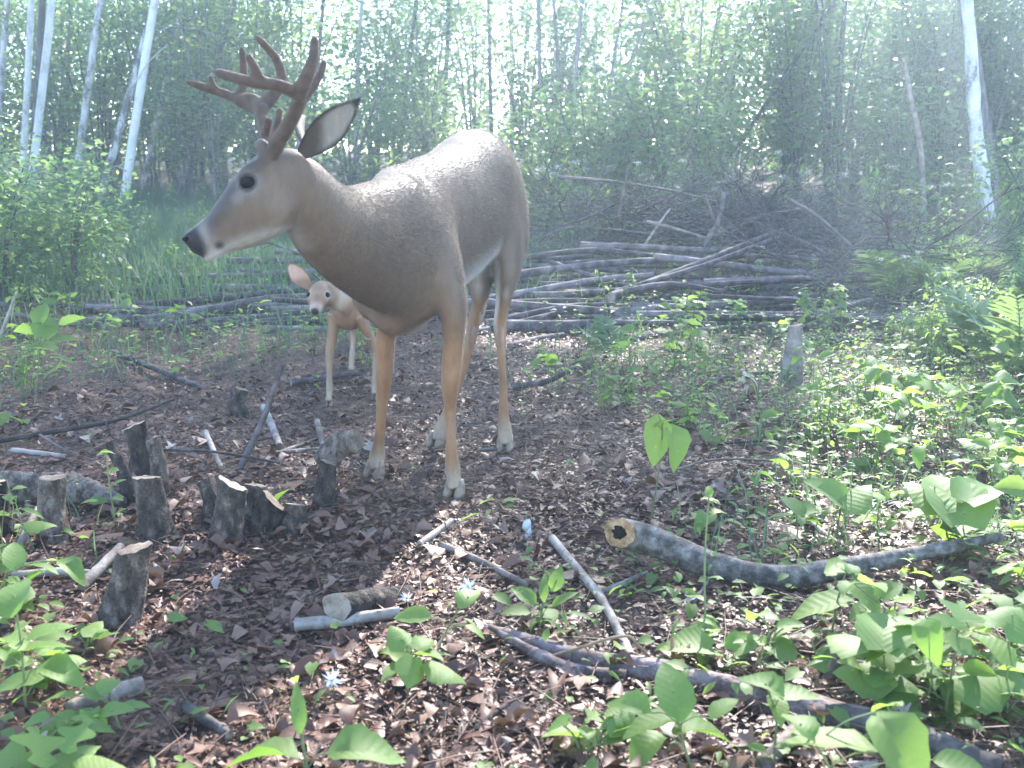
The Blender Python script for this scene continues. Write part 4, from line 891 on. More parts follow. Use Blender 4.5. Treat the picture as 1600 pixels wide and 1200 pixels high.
# ------------------------------------------------------------------ leafy plants of the forest floor
LF = {}
def leaf_obj_mesh(key, **kw):
    v, f = leaf_tpl(**kw); LF[key] = mesh_np('leaf', v, f, M['leaf'], True, np.full(len(v), .5)); return LF[key]
leaf_obj_mesh('heart', w=.86, rows=9, fold=.18, droop=.22, curl=.15, kind='heart'); leaf_obj_mesh('heart2', w=.95, rows=9, fold=-.12, droop=.4, curl=-.3, kind='heart')
leaf_obj_mesh('ovate', w=.56, rows=9, fold=.25, droop=.30); leaf_obj_mesh('ovate2', w=.66, rows=9, fold=-.15, droop=.45, curl=.5)
leaf_obj_mesh('lobed', w=.95, rows=12, fold=.2, droop=.25, kind='ovate', lobes=2); leaf_obj_mesh('lance', w=.30, rows=8, fold=.3, droop=.35)
for k_, mm in (('ovate_h', 'ovate'), ('heart_h', 'heart'), ('lance_h', 'lance')):
    c_ = LF[mm].copy(); c_.materials.clear(); c_.materials.append(M['herb']); LF[k_] = c_
def add_leaf(root, org, p, size, az, pitch, kind, roll=0.0, stem_from=None, sm='stem', sr=.0016):
    o = link('leaf', LF[kind], root, p - org); o.scale = (size, size, size); o.rotation_euler = Matrix.Rotation(az, 3, 'Z').__matmul__(Matrix.Rotation(-pitch, 3, 'Y')).__matmul__(Matrix.Rotation(roll, 3, 'X')).to_euler()
    return o
def px_plant(name, label, base, leaves, kinds, cat='plant', sm='stem', up=None, petiole=True, dz=0.0, sr=.0028, group=None):
    g = G(*base); d = g[1]; s = pxm(d); root = thing(name, label, cat, g, group); mb = MB()
    pts = [W(l[0], l[1], d + (l[5] if len(l) > 5 else 0)) for l in leaves]
    for p in pts: p[2] = max(p[2], float(gz(p[0], p[1])) + .02)
    top = max(pts, key=lambda p: p[2]).copy() if up is None else W(*up, d)
    st = spline([g - (0, 0, .02), g * .5 + top * .5 + (rng.normal(0, .008), 0, .01), top], 12); mb.add(tube(st - g, np.linspace(sr, sr * .6, 12), 6), .5)
    for k, (l, p) in enumerate(zip(leaves, pts)):
        size, az, pi_ = l[2] * s, R(l[3]), R(l[4]); kk = kinds[k % len(kinds)]
        dv = np.array([math.cos(az) * math.cos(pi_), math.sin(az) * math.cos(pi_), math.sin(pi_)])
        b = p - dv * size * .45                       # the leaf's foot; p is its middle
        j = int(np.clip(np.argmin(np.abs(st[:, 2] - (b[2] - size * .35))), 1, 11)) if petiole else 11
        mb.add(tube(spline([st[j] - g, (st[j] + b) / 2 - g + (0, 0, .01), b - g], 7), sr * .45, 5), .5)
        add_leaf(root, g, b, size, az, pi_, kk, R(rng.normal(0, 14)))
    link('stem', mb.mesh('stem', M[sm]), root); return root
Hk, Ok, Lk, Nk = ['heart', 'heart2'], ['ovate', 'ovate2'], ['lobed', 'heart2'], ['lance', 'ovate']
PXP = [('pale broad leaf raised on a thin stalk in front of the curved limb', (1296, 1015), [(1288, 945, 112, 185, -8), (1322, 892, 82, 10, 5), (1350, 930, 80, -60, -20)], Ok),
       ('low plant with wide overlapping leaves right of the pale broad leaf', (1385, 1100), [(1395, 1012, 120, 20, 10), (1350, 1042, 90, 160, 0), (1380, 985, 110, 70, 15), (1330, 990, 90, 120, 0)], Hk),
       ('big lobed leaved plant in the lower right corner cluster', (1475, 1120), [(1462, 990, 135, 140, 18), (1535, 1052, 115, 10, 8), (1425, 1048, 95, 190, 0), (1400, 1085, 80, 230, -5), (1500, 960, 90, 60, 15)], Lk),
       ('three pointed pale leaf standing on a tall stalk beside the rotting branch', (1206, 1195), [(1238, 1085, 90, 0, 8), (1196, 1068, 80, 150, 25), (1215, 1105, 70, -90, -10)], Ok),
       ('large sunlit bright leaves in the bottom right of the ground', (1330, 1270), [(1300, 1160, 165, 165, 5, -.02), (1405, 1165, 150, -70, -25, -.04), (1500, 1195, 95, -20, 0), (1250, 1130, 80, 110, 20)], Ok),
       ('sunlit pale leaf cluster lying against the end of the rotting branch', (1090, 1215), [(1052, 1080, 120, 100, 35), (1098, 1140, 120, 10, 0), (1022, 1128, 110, 200, 0), (985, 1100, 80, 150, 10), (1130, 1105, 70, 40, 20), (1010, 1165, 90, 230, -10)], Ok),
       ('leafy plant filling the right edge of the lower corner', (1575, 1120), [(1562, 1078, 100, 170, 5), (1590, 1150, 110, -40, 0), (1540, 1010, 85, 110, 20), (1582, 960, 80, 40, 20), (1520, 1120, 90, 200, -5), (1480, 1150, 90, 230, -5)], Hk),
       ('low heart leaved plant between forked stick and pale broad leaf', (1130, 1040), [(1072, 1012, 84, 180, 5), (1142, 1040, 74, -40, 0), (1165, 1006, 60, 30, 15), (1215, 1002, 66, 60, 20), (1105, 1028, 50, 230, 0), (1030, 1024, 60, 170, 0)], Hk),
       ('wide round leaved plant above the far end of the curved limb', (1490, 858), [(1482, 778, 130, 90, 25), (1512, 812, 90, 0, 5), (1450, 806, 70, 180, 5), (1460, 760, 90, 130, 20), (1530, 770, 90, 40, 10)], Hk),
       ('heart leaf pair on a stalk above the middle of the curved limb', (1305, 850), [(1288, 768, 70, 150, 30), (1330, 766, 74, 30, 30), (1258, 800, 44, 200, 0)], Hk),
       ('tall thin plant with hanging folded leaves left of the curved limb', (1014, 820), [(1026, 684, 84, -100, -65), (1056, 694, 76, -60, -60), (1036, 660, 40, 30, 20)], Ok),
       ('small leaved seedling rising behind the curved limb', (1245, 850), [(1240, 790, 58, 120, 30), (1262, 812, 50, 20, 5), (1222, 806, 48, 180, 5)], Ok),
       ('very tall thin stalk with tiny leaves crossing the curved limb', (1104, 1012), [(1112, 782, 34, 150, 20), (1122, 800, 30, 20, 15), (1108, 768, 26, 90, 40), (1100, 980, 60, 170, 10), (1085, 1000, 46, 200, 0)], Ok),
       ('bright yellow green leafy plant at the left picture edge', (40, 1120), [(58, 1012, 100, 20, 10), (22, 930, 95, 100, 35), (78, 985, 80, 40, 10), (92, 1048, 85, -10, -5), (30, 1066, 85, 200, 0), (10, 1000, 90, 150, 15)], Ok),
       ('arching plant with pointed drooping leaves above the grey stick', (12, 962), [(68, 886, 52, -10, -5), (112, 888, 60, -15, -25), (22, 868, 66, 110, 35), (50, 902, 50, 200, -20)], Ok),
       ('dark leaf mass in the bottom left corner', (95, 1260), [(60, 1165, 120, 120, 15), (105, 1170, 95, 40, 10), (18, 1185, 110, 170, 5), (165, 1182, 80, 0, -5), (120, 1150, 80, 80, 20)], Lk),
       ('small pale leaved plant beside the pale chunk of wood', (190, 1145), [(204, 1104, 62, 0, 15), (140, 1080, 60, 140, 15), (96, 1088, 56, 180, 0), (170, 1070, 50, 70, 20)], Ok),
       ('plant spreading two broad green leaves flat at the bottom middle', (492, 1262), [(412, 1176, 140, 172, 5), (566, 1170, 130, 5, 5), (466, 1108, 90, 105, 55)], ['ovate2', 'ovate2', 'lance']),
       ('pale seedling with curved stem and two cupped leaves in the middle', (668, 1035), [(646, 962, 66, 170, 0), (732, 932, 60, 60, 25), (742, 985, 40, -20, -20)], Ok),
       ('cup leaf seedling lying low at the right of the short log', (640, 1032), [(614, 1018, 56, 175, 10), (650, 1010, 40, 30, 20)], Ok),
       ('bushy seedling with narrow pointed leaves beside the pale peeled stick', (840, 990), [(850, 918, 56, 90, 50), (820, 930, 52, 150, 30), (880, 935, 54, 20, 30), (808, 955, 50, 190, 10), (905, 960, 50, -10, 0), (860, 960, 50, -80, 0), (830, 975, 46, 230, -5), (870, 905, 46, 60, 55)], ['lance_h', 'ovate_h']),
       ('yellow green maple sapling at the left end of the pole pile', (52, 640), [(72, 510, 46, 90, 40), (98, 530, 44, 10, 10), (60, 545, 46, 190, 10), (96, 560, 44, -20, 0), (40, 520, 40, 160, 10), (84, 578, 44, 240, -10), (66, 488, 36, 90, 50), (110, 500, 40, 30, 20)], ['heart_h', 'ovate_h']),
       ('small plant with round leaf on the round topped stump', (88, 850), [(84, 828, 26, 200, 10), (104, 830, 22, 0, 10)], Ok),
       ('thin climbing plant with pale leaves between the stumps', (182, 825), [(186, 800, 26, 200, -20), (182, 778, 24, -30, 20), (176, 734, 22, 190, 10), (166, 706, 26, 20, 10), (188, 752, 20, 40, 20)], Ok),
       ('round green leaf resting against the squat flaring stump', (440, 800), [(441, 774, 34, 0, 50), (428, 812, 40, 190, 0)], Hk)]
KEEP = [[(1145, 570), (1180, 618)], [(965, 850), (1080, 880), (1220, 900), (1400, 875), (1540, 850)], [(755, 985), (920, 1030), (1100, 1070), (1300, 1110)], [(690, 860), (820, 925)], [(862, 855), (985, 1030)], [(200, 860), (190, 960)], [(500, 950), (690, 940)], [(360, 760), (355, 830)], [(560, 740), (730, 780)], [(450, 450), (520, 620)], [(80, 750), (85, 840)], [(230, 660), (245, 830)]]
def blocks(x, y, H, tol=42):
    g = float(gz(x, y)); q = proj(np.array([(x, y, g + H * t) for t in (0, .33, .66, 1)])); best = 1e9
    for pl in KEEP:
        for a, b in zip(pl[:-1], pl[1:]):
            a, b = np.array(a, float), np.array(b, float); t = np.clip((q - a) @ (b - a) / ((b - a) @ (b - a)), 0, 1); best = min(best, np.linalg.norm(q - a - t[:, None] * (b - a), axis=1).min())
    return best < tol
def make_px_plants():
    for lab, base, lv, kinds in PXP: px_plant('leafy_plant', lab, base, lv, kinds)
    zones = [((1050, 1600), (985, 1190), 15, 'broad leaved plant crowding the lower right corner'), ((1180, 1600), (640, 900), 14, 'broad leaved plant in the greenery above the curved limb'), ((0, 170), (930, 1190), 8, 'broad leaved plant crowding the lower left corner'), ((880, 1110), (1090, 1190), 3, 'low leafy plant under the end of the rotting branch')]
    for (x0, x1), (y0, y1), n, lab in zones:
        for k in range(n):
            for _ in range(40):
                bx, by = rng.uniform(x0, x1), rng.uniform(y0, y1)
                g = G(bx, by)
                if not blocks(g[0], g[1], .10, 50): break
            sc = 1600 / g[1] * .985; lv = []
            for q in range(int(rng.integers(3, 6))):
                az = 360 * q / 4 + rng.normal(0, 35); L = rng.uniform(.045, .085) * sc * (1 if g[1] > 2.4 else .9); lv.append((bx + math.cos(R(az)) * L * .75, by - rng.uniform(15, 60) - math.sin(R(az)) * L * .18, L, az, rng.normal(5, 14)))
            px_plant('leafy_plant', lab, (bx, by + 5), lv, [Hk, Ok, Lk, Ok][k % 4], group='broad leaved plants, ' + lab.split(' plant ')[1])
    # white flowers close to the camera
    def flower(label, base, top, rpx, npet):
        g = G(*base); d = g[1]; c = W(*top, d); s = pxm(d); root = thing('white_flower', label, 'flower', g)
        mb = MB(); mb.add(tube(spline([g - g, (c - g) * .5 + (.005, 0, 0), c - g], 8), .0016, 5)); link('stem', mb.mesh('stem', M['stem']), root)
        pt = mesh_np('petal', *leaf_tpl(w=.15, rows=4, fold=.1, droop=.25), M['petal'], True, np.full(15, .5))
        for k in range(npet):
            o = link('petal', pt, root, c - g); az = 6.283 * k / npet + rng.normal(0, .3); L = rpx * s * rng.uniform(.5, 1.1); o.scale = (L,) * 3
            o.rotation_euler = (Matrix.Rotation(R(48), 3, 'X') @ Matrix.Rotation(az, 3, 'Z') @ Matrix.Rotation(-R(rng.uniform(-10, 70)), 3, 'Y')).to_euler()
        link('flower_centre', sphere_mesh('flower_centre', .0045, M['cut']), root, c - g)
    flower('white star shaped flower with many narrow petals low at the bottom', (516, 1098), (519, 1064), 24, 26)
    flower('white thread petalled flower beside the cupped leaf seedling', (728, 960), (732, 916), 20, 26)
    flower('faded white flower tuft next to the short log end', (640, 950), (636, 936), 18, 14)
    g = G(824, 845); d = g[1]; s = pxm(d); root = thing('fungus', 'white ragged mushroom standing on the litter before the hooves', 'mushroom', g)
    link('stalk', mesh_np('stalk', *tube(spline([(0, 0, -.01), (.003, 0, .025), (-.002, 0, .05)], 10), np.linspace(.010, .006, 10), 12, .22), M['petal'], True, None), root)
    V, F = ellipsoid((-.002, 0, .046), ((0, 0, .016), (.0125, 0, .004), (0, .011, 0)), 10, 16); link('cap', mesh_np('cap', V * (1 + .02 * rng.normal(size=(len(V), 1))), F, M['petal']), root)
    # seedlings scattered over the green parts: each a stem and its own leaves
    protos = []
    for k in range(12):
        r = thing('seedling', 'x', 'seedling', (0, 0, -50)); mb = MB(); H = rng.uniform(.05, .16) if k % 3 else rng.uniform(.16, .26); nl = int(rng.integers(4, 8))
        st = spline([(0, 0, -.02), (rng.normal(0, .01), rng.normal(0, .01), H * .5), (rng.normal(0, .025), rng.normal(0, .025), H)], 9); mb.add(tube(st, np.linspace(.0022, .0012, 9), 5)); kk = [['heart', 'heart2'], ['ovate', 'ovate2'], ['ovate_h', 'lance_h'], ['heart_h', 'ovate_h']][k % 4]
        for q in range(nl):
            j = 8 if q < 2 else int(rng.integers(3, 9)); az = 2.4 * q + rng.normal(0, .4); size = rng.uniform(.035, .075) * (1.15 if k % 4 == 0 else 1); pl = rng.uniform(.01, .045); pi_ = rng.normal(.0, .3)
            b = st[j] + np.array([math.cos(az) * pl, math.sin(az) * pl, pl * .4]); mb.add(tube(spline([st[j], b], 4), .0010, 4)); add_leaf(r, np.zeros(3), b, size, az, pi_, kk[q % 2], rng.normal(0, .25))
        link('stem', mb.mesh('stem', M['stem'] if k % 2 else M['redstem']), r); protos.append(r)
    LBL = {0: 'low seedling with a few heart shaped green leaves on the forest floor', 1: 'low seedling with oval green leaves on the forest floor', 2: 'small seedling with narrow light green leaves on the forest floor', 3: 'small seedling with light green heart and oval leaves on the forest floor'}
    k = 0; tries = 0; used = [False] * 12
    while k < 205 and tries < 20000:
        tries += 1; y = 1.75 + 4.4 * rng.random() ** 1.25; x = rng.uniform(-1, 1) * (y * .52 + .15)
        if rng.random() > (1 - bare(x, y)) * (1 if x > 0 else (.5 if y > 3 else .15)) + .015 or blocks(x, y, .16): continue
        i = int(rng.integers(0, 12)); o = dup(protos[i], (x, y, float(gz(x, y))), rng.random() * 6.28, rng.uniform(.6, 1.15), LBL[i % 4], 'seedlings, ' + ['heart leaved', 'oval leaved', 'narrow leaved', 'light leaved'][i % 4], (rng.normal(0, .1), rng.normal(0, .1))); k += 1
    for r in protos:
        for c in list(r.children): bpy.data.objects.remove(c)
        bpy.data.objects.remove(r)
def compound(mb, top, n, size, kinds=('o',), spread=.05, rn=.5):
    pass
def herb_proto(name, H, nl, size, kind, seed, flower=False, stems=1):
    """taller herb: stems with their leaves gathered as one foliage part"""
    g = np.random.default_rng(seed); fm, sm, pm = MB(), MB(), MB(); tv, tf = leaf_tpl(**kind)
    for s_ in range(stems):
        lean = g.normal(0, .16, 2) * H; b = g.normal(0, .02 * stems, 2); st = spline([(b[0], b[1], -.03), (b[0] + lean[0] * .4, b[1] + lean[1] * .4, H * .5), (b[0] + lean[0], b[1] + lean[1], H * g.uniform(.8, 1.1))], 14); sm.add(tube(st, np.linspace(.004, .0018, 14), 5))
        n = nl // stems; t_ = g.uniform(.25, 1, n); p = np.stack([np.interp(t_, np.linspace(0, 1, 14), st[:, k]) for k in range(3)], -1); az = g.random(n) * 6.28; sz = size * g.uniform(.6, 1.2, n) * (1.15 - .35 * t_); off = size * .35
        p = p + np.stack([np.cos(az) * off, np.sin(az) * off, 0 * az], -1)
        yaw = az; V, F, r_ = scatter([(tv, tf)], p, sz, yaw, np.abs(g.normal(.25, .3, n)), az + 1.57 + g.normal(0, .5, n), g.random(n)); fm.add((V, F), r_)
        if flower:
            c = st[-1]; m_ = 70; q = c + g.normal(0, 1, (m_, 3)) * np.array([.035, .035, .012]); V, F, r_ = scatter([(np.array([(0, -.5, 0), (.5, 0, .1), (0, .5, 0), (-.5, 0, .1)], float), [np.array([(0, 1, 2, 3)])])], q, g.uniform(.006, .014, m_), g.random(m_) * 6.28, g.normal(0, .6, m_), g.random(m_) * 6.28, g.random(m_)); pm.add((V, F), r_)
            for e in q[::9]: sm.add(tube(spline([st[-3], e], 4), .001, 4))
    r = thing(name, 'x', 'plant', (0, 0, -50)); link('stem', sm.mesh('stem', M['stem']), r); o = link('foliage', fm.mesh('foliage', M['herb']), r); o['kind'] = 'stuff'
    if flower: o = link('blossom', pm.mesh('blossom', M['petal']), r); o['kind'] = 'stuff'
    return r
def drop(protos):
    for r in protos:
        for c in list(r.children): bpy.data.objects.remove(c)
        bpy.data.objects.remove(r)
def make_herbs():
    ov, la, ht = dict(w=.55, rows=4, fold=.25, droop=.3), dict(w=.32, rows=4, fold=.3, droop=.35), dict(w=.85, rows=5, fold=.15, droop=.3, kind='heart')
    P1 = [herb_proto('leafy_herb', rng.uniform(.28, .48), 34, .060, (ov, la, ht)[k % 3], 40 + k, stems=2 + k % 2) for k in range(6)]
    LB = ['upright light green herb with oval leaves in the undergrowth', 'slender light green herb with narrow leaves in the undergrowth', 'light green herb with rounded leaves in the undergrowth']
    GR = ['oval leaved herbs', 'narrow leaved herbs', 'round leaved herbs']
    spots = []
    while len(spots) < 190:
        u = rng.random()
        if u < .50: y = rng.uniform(3.6, 6.6); x = rng.uniform(.35, y * .52 + .2)                         # right of the litter, in front of the poles
        elif u < .72: y = rng.uniform(5.6, 9.5); x = rng.uniform(1.6, y * .52 + .3)
        elif u < .88: y = rng.uniform(4.0, 7.5); x = -rng.uniform(max(.3, 2.2 - .25 * (y - 4)), y * .52 + .2)
        else: y = rng.uniform(4.9, 6.0); x = rng.uniform(-1.4, .4)
        if rng.random() > 1 - .9 * bare(x, y) or blocks(x, y, .4): continue
        pt = proj((x, y, float(gz(x, y)) + .33)); 
        if 740 < pt[0] < 1420 and pt[1] < 512 and rng.random() < .9: continue
        if pt[0] < 520 and pt[1] < 500 and rng.random() < .7: continue
        spots.append((x, y, .55 if (u >= .88 or y < 4.6) else (.75 if u >= .72 else 1.0)))
    for x, y, k_ in spots:
        i = int(rng.integers(0, 6)); dup(P1[i], (x, y, float(gz(x, y))), rng.random() * 6.28, k_ * rng.uniform(.6, 1.1), LB[i % 3], GR[i % 3])
    P2 = [herb_proto('flowering_herb', rng.uniform(.75, 1.05), 46, .085, (la, ov)[k % 2], 60 + k, True, 2) for k in range(4)]
    FS = [(1035, 325), (1240, 244), (880, 250), (960, 262), (990, 272), (1310, 322), (1340, 340), (900, 262), (1140, 300), (1190, 320), (1240, 300), (1275, 270), (1370, 280), (1400, 330), (1440, 300), (1500, 290), (1510, 340), (1540, 300), (860, 300), (920, 300), (850, 340), (1180, 420), (1290, 395), (1395, 400), (1440, 420), (1330, 440), (1380, 360), (1100, 290), (1060, 270), (1590, 330)]
    for k, (px, py) in enumerate(FS):
        d = rng.uniform(8.9, 10.5) if py < 390 else rng.uniform(6.6, 7.6); p = W(px, py, d); g = float(gz(p[0], p[1])); h = max(.35, p[2] - g); i = k % 4
        dup(P2[i], (p[0], p[1], g), rng.random() * 6.28, h / .92, 'tall herb topped with flat white flower clusters behind the pole pile' if py < 390 else 'white flowered herb growing among the poles at the right', 'white flowered herbs behind the pile' if py < 390 else 'white flowered herbs among the poles')
    # plain tall herbs behind the pile and along the far clearing edge
    for k in range(85):
        y = rng.uniform(9.2, 13.5); x = rng.uniform(-.2, 1) * (y * .52 + .4)
        dup(P1[k % 6], (x, y, float(gz(x, y))), rng.random() * 6.28, rng.uniform(1.2, 2.0), ['tall oval leaved herb at the back of the clearing', 'tall narrow leaved herb at the back of the clearing', 'tall round leaved herb at the back of the clearing'][(k % 6) % 3], 'tall ' + GR[(k % 6) % 3])
    for k in range(45):
        y = rng.uniform(7.5, 14); x = -rng.uniform(.15, 1.0) * (y * .52 + .4)
        dup(P1[k % 6], (x, y, float(gz(x, y))), rng.random() * 6.28, rng.uniform(.7, 1.2), ['oval leaved herb in the grassy meadow at the left', 'narrow leaved herb in the grassy meadow at the left', 'round leaved herb in the grassy meadow at the left'][(k % 6) % 3], 'meadow ' + GR[(k % 6) % 3])
    drop(P1 + P2)
    # ground cover nobody could count
    n = 26000; y = 1.5 + 8.5 * rng.random(n) ** 1.1; x = (rng.random(n) * 2 - 1) * (y * .54 + .4); b = bare(x, y)
    keep = rng.random(n) < (1 - b) * np.where(x > 0, .85, .5) * np.clip((y - 1.2) / 1.8, .15, 1) + .008; x, y = x[keep], y[keep]; n = len(x)
    V, F, r = scatter([leaf_tpl(.55, 3, .25, .3), leaf_tpl(.8, 3, .2, .3, kind='heart'), leaf_tpl(.3, 3, .3, .4)], np.stack([x, y, gz(x, y) + .02 + .11 * rng.random(n) ** 1.5 * np.clip(y / 4, .4, 1.2)], -1), rng.uniform(.018, .045, n), rng.random(n) * 6.28, np.abs(rng.normal(0, .35, n)), rng.random(n) * 6.28, rng.random(n))
    tag(link('ground_cover', mesh_np('ground_cover', V, F, M['herb'], True, r)), 'small green leaves of low ground cover', 'ground cover', kind='stuff')
    # grass: meadow at the left, loose blades elsewhere
    n = 60000; y = 5.2 + 11 * rng.random(n) ** .9; x = -2.4 + rng.normal(0, 2.6, n); k1 = (rng.random(n) < np.clip((.6 - x) / 1.2, 0, 1) * np.clip((y - 6.35) / .7, .05, 1)) & in_view(x, y)
    n2 = 9000; y2 = 2.4 + 7 * rng.random(n2); x2 = (rng.random(n2) * 2 - 1) * (y2 * .53 + .3); k2 = rng.random(n2) < (1 - bare(x2, y2)) * .5
    x = np.concatenate([x[k1], x2[k2]]); y = np.concatenate([y[k1], y2[k2]]); h = np.concatenate([rng.uniform(.10, .34, k1.sum()), rng.uniform(.06, .22, k2.sum())]); n = len(x)
    bl = (np.array([(0, -.016, 0), (0, .016, 0), (.06, -.013, .45), (.06, .013, .45), (.22, -.007, .8), (.22, .007, .8), (.42, 0, .93)], float), [np.array([(0, 1, 3, 2), (2, 3, 5, 4)]), np.array([(4, 5, 6)])])
    V, F, r = scatter([bl], np.stack([x, y, gz(x, y) - .01], -1), h, rng.random(n) * 6.28, np.abs(rng.normal(0, .22, n)), rng.random(n) * 6.28, rng.random(n))
    tag(link('grass', mesh_np('grass', V, F, M['grass'], True, r)), 'pale green meadow grass along the clearing', 'grass', kind='stuff')
    # ferns
    def frond(L, w, n, seed):
        g = np.random.default_rng(seed); mb = MB(); u = np.linspace(0, 1, 14); C = np.stack([u * L * .82, 0 * u, L * (.55 * u - .42 * u ** 2.2)], -1); mb.add(tube(C, np.linspace(.004, .001, 14), 5), .3)
        lt = leaf_tpl(w=.19, rows=5, fold=.15, droop=.25, kind='ovate'); P, Sz, Yw, Rn = [], [], [], []
        for k in range(n):
            a = .16 + .82 * k / n; c = np.array([np.interp(a, u, C[:, q]) for q in range(3)]); pl = w * math.sin(math.pi * (a - .08) ** .72) * L * g.uniform(.9, 1.1)
            for s in (-1, 1): P.append(c); Sz.append(max(.015, pl)); Yw.append(s * (1.18 - .25 * a) + g.normal(0, .06)); Rn.append(.3 + .5 * g.random())
        P = np.array(P); n_ = len(P); V, F, r = scatter([lt], P, np.array(Sz), np.array(Yw), np.abs(g.normal(0, .16, n_)), g.random(n_) * 6.28, np.array(Rn)); mb.add((V, F), r); return mb.mesh('frond', M['fern'])
    fr = [frond(.62, .27, 15 + k, k) for k in range(3)]
    def fern(label, px, py, d, H, nf, group=None):
        p = W(px, py, d); g = float(gz(p[0], p[1])); r = thing('fern', label, 'fern', (p[0], p[1], g), group)
        for k in range(nf):
            o = link('frond', fr[k % 3], r); o.rotation_euler = (rng.normal(0, .15), -rng.uniform(.35, .95), 6.283 * k / nf + rng.normal(0, .3)); o.scale = (H / .5 * rng.uniform(.8, 1.1),) * 3
    fern('bright yellow green bracken fern reaching in from the right edge', 1590, 560, 4.6, .60, 7)
    fern('tall upright fern in front of the brush heap', 1408, 425, 6.9, .5, 6)
    fern('bright fern in the herbs left of the front log', 960, 600, 5.3, .30, 5)
    fern('small brownish fern at the far end of the curved limb', 1500, 905, 2.45, .13, 5)
    for k in range(36):
        y = rng.uniform(5.0, 10.0); x = rng.uniform(.80, 1.06) * (y * .51); p = proj((x, y, float(gz(x, y))))
        fern('feathery bright green fern in the thick growth at the right', p[0], p[1], y, rng.uniform(.24, .44), 7, 'feathery ferns at the right')
if VEG: make_px_plants(); make_herbs()
# ------------------------------------------------------------------ trees
DIA = (np.array([(0, 0, 0), (.45, .34, .06), (1, 0, -.06), (.45, -.34, .06)], float), [np.array([(0, 1, 2, 3)])])
def cloud(g, C, per, sig, size, flat=.7):
    C = np.asarray(C, float); n = len(C) * per; p = np.repeat(C, per, 0) + g.normal(size=(n, 3)) * np.array([sig, sig, sig * flat])
    r = np.clip(np.repeat(g.random(len(C)), per) * .5 + g.random(n) * .5, 0, 1)
    return scatter([DIA], p, size * g.uniform(.6, 1.3, n), g.random(n) * 6.28, np.abs(g.normal(.3, .5, n)), g.random(n) * 6.28, r)
def crown_mesh(seed, rad, h, nc, per, sig, size):
    """limbs and leaves about the top of a trunk; local z = 0 at the trunk's top"""
    g = np.random.default_rng(seed); lm = MB(); C = []
    for k in range(nc):
        z = g.uniform(-h, .25 * h); rr = rad * math.sqrt(max(.05, 1 - ((z + .38 * h) / (.68 * h)) ** 2)) * g.uniform(.35, 1); a = g.random() * 6.28; C.append((rr * math.cos(a), rr * math.sin(a), z))
    for k in range(min(9, nc)):
        c = np.array(C[k]); lm.add(tube(spline([(0, 0, max(-h, c[2] - rad * .7)), (c[0] * .5, c[1] * .5, c[2] - rad * .25), c], 8), np.linspace(.03, .008, 8), 5))
    V, F, r = cloud(g, C, per, sig, size); me = mesh_np('crown', V, F, M['tree_leaf'], True, r); return me, lm.mesh('limb', None)
CR = [crown_mesh(200 + k, 1.35, 4.2, 38, 40, .36, .13) for k in range(4)]
LIMBS = {}
SUNR = np.array(SUND)
LIT_SPOTS = [(-.05, 3.72, 1.12, .42), (-.2, 3.45, 1.05, .34), (-.33, 3.1, 1.0, .25), (.95, 1.85, .1, .35), (.5, 1.85, .1, .26), (1.3, 2.3, .1, .3), (-.95, 1.95, .1, .25), (.1, 1.75, .0, .2), (-.15, 1.7, .0, .2), (1.6, 4.0, .2, .4), (1.9, 5.2, .2, .5), (1.0, 7.6, .4, .5), (-.36, 2.45, 1.2, .14), (2.3, 6, .4, .9), (3.2, 7.5, .5, 1.0), (1.2, 8, .6, .8), (2.8, 9.5, .6, 1.0), (4.2, 9, .6, 1.0), (.3, 7, .4, .5), (1.0, 6.6, .3, .5), (3.5, 11.5, 1.0, 1.0), (1.5, 11.5, 1.0, 1.0), (2.2, 4.6, .4, .7), (1.3, 3.2, .2, .45), (1.9, 3.4, .2, .5)]  # crown leaves between these spots and the sun are removed to light them
def open_crown(k, origin, cs):
    """a crown of its own, leaves cut away along sun rays to light chosen spots"""
    me = CR[k][0]; n = len(me.vertices) // 4; V, _ = get_vn(me); r = np.empty(len(V), np.float32); me.attributes['rnd'].data.foreach_get('value', r)
    c = V.reshape(n, 4, 3).mean(1) * cs + origin; keep = np.ones(n, bool)
    for x, y, z, rad in LIT_SPOTS:
        w_ = c - np.array([x, y, z]); keep &= np.linalg.norm(w_ - (w_ @ SUNR)[:, None] * SUNR, axis=1) > rad
    V = V.reshape(n, 4, 3)[keep].reshape(-1, 3); F = np.arange(len(V)).reshape(-1, 4)
    return mesh_np('crown', V, F, M['tree_leaf'], True, r.reshape(n, 4)[keep].ravel())
def limb_for(k, mt):
    if (k, mt) not in LIMBS:
        c = CR[k][1].copy(); c.materials.clear(); c.materials.append(M[mt]); LIMBS[(k, mt)] = c
    return LIMBS[(k, mt)]
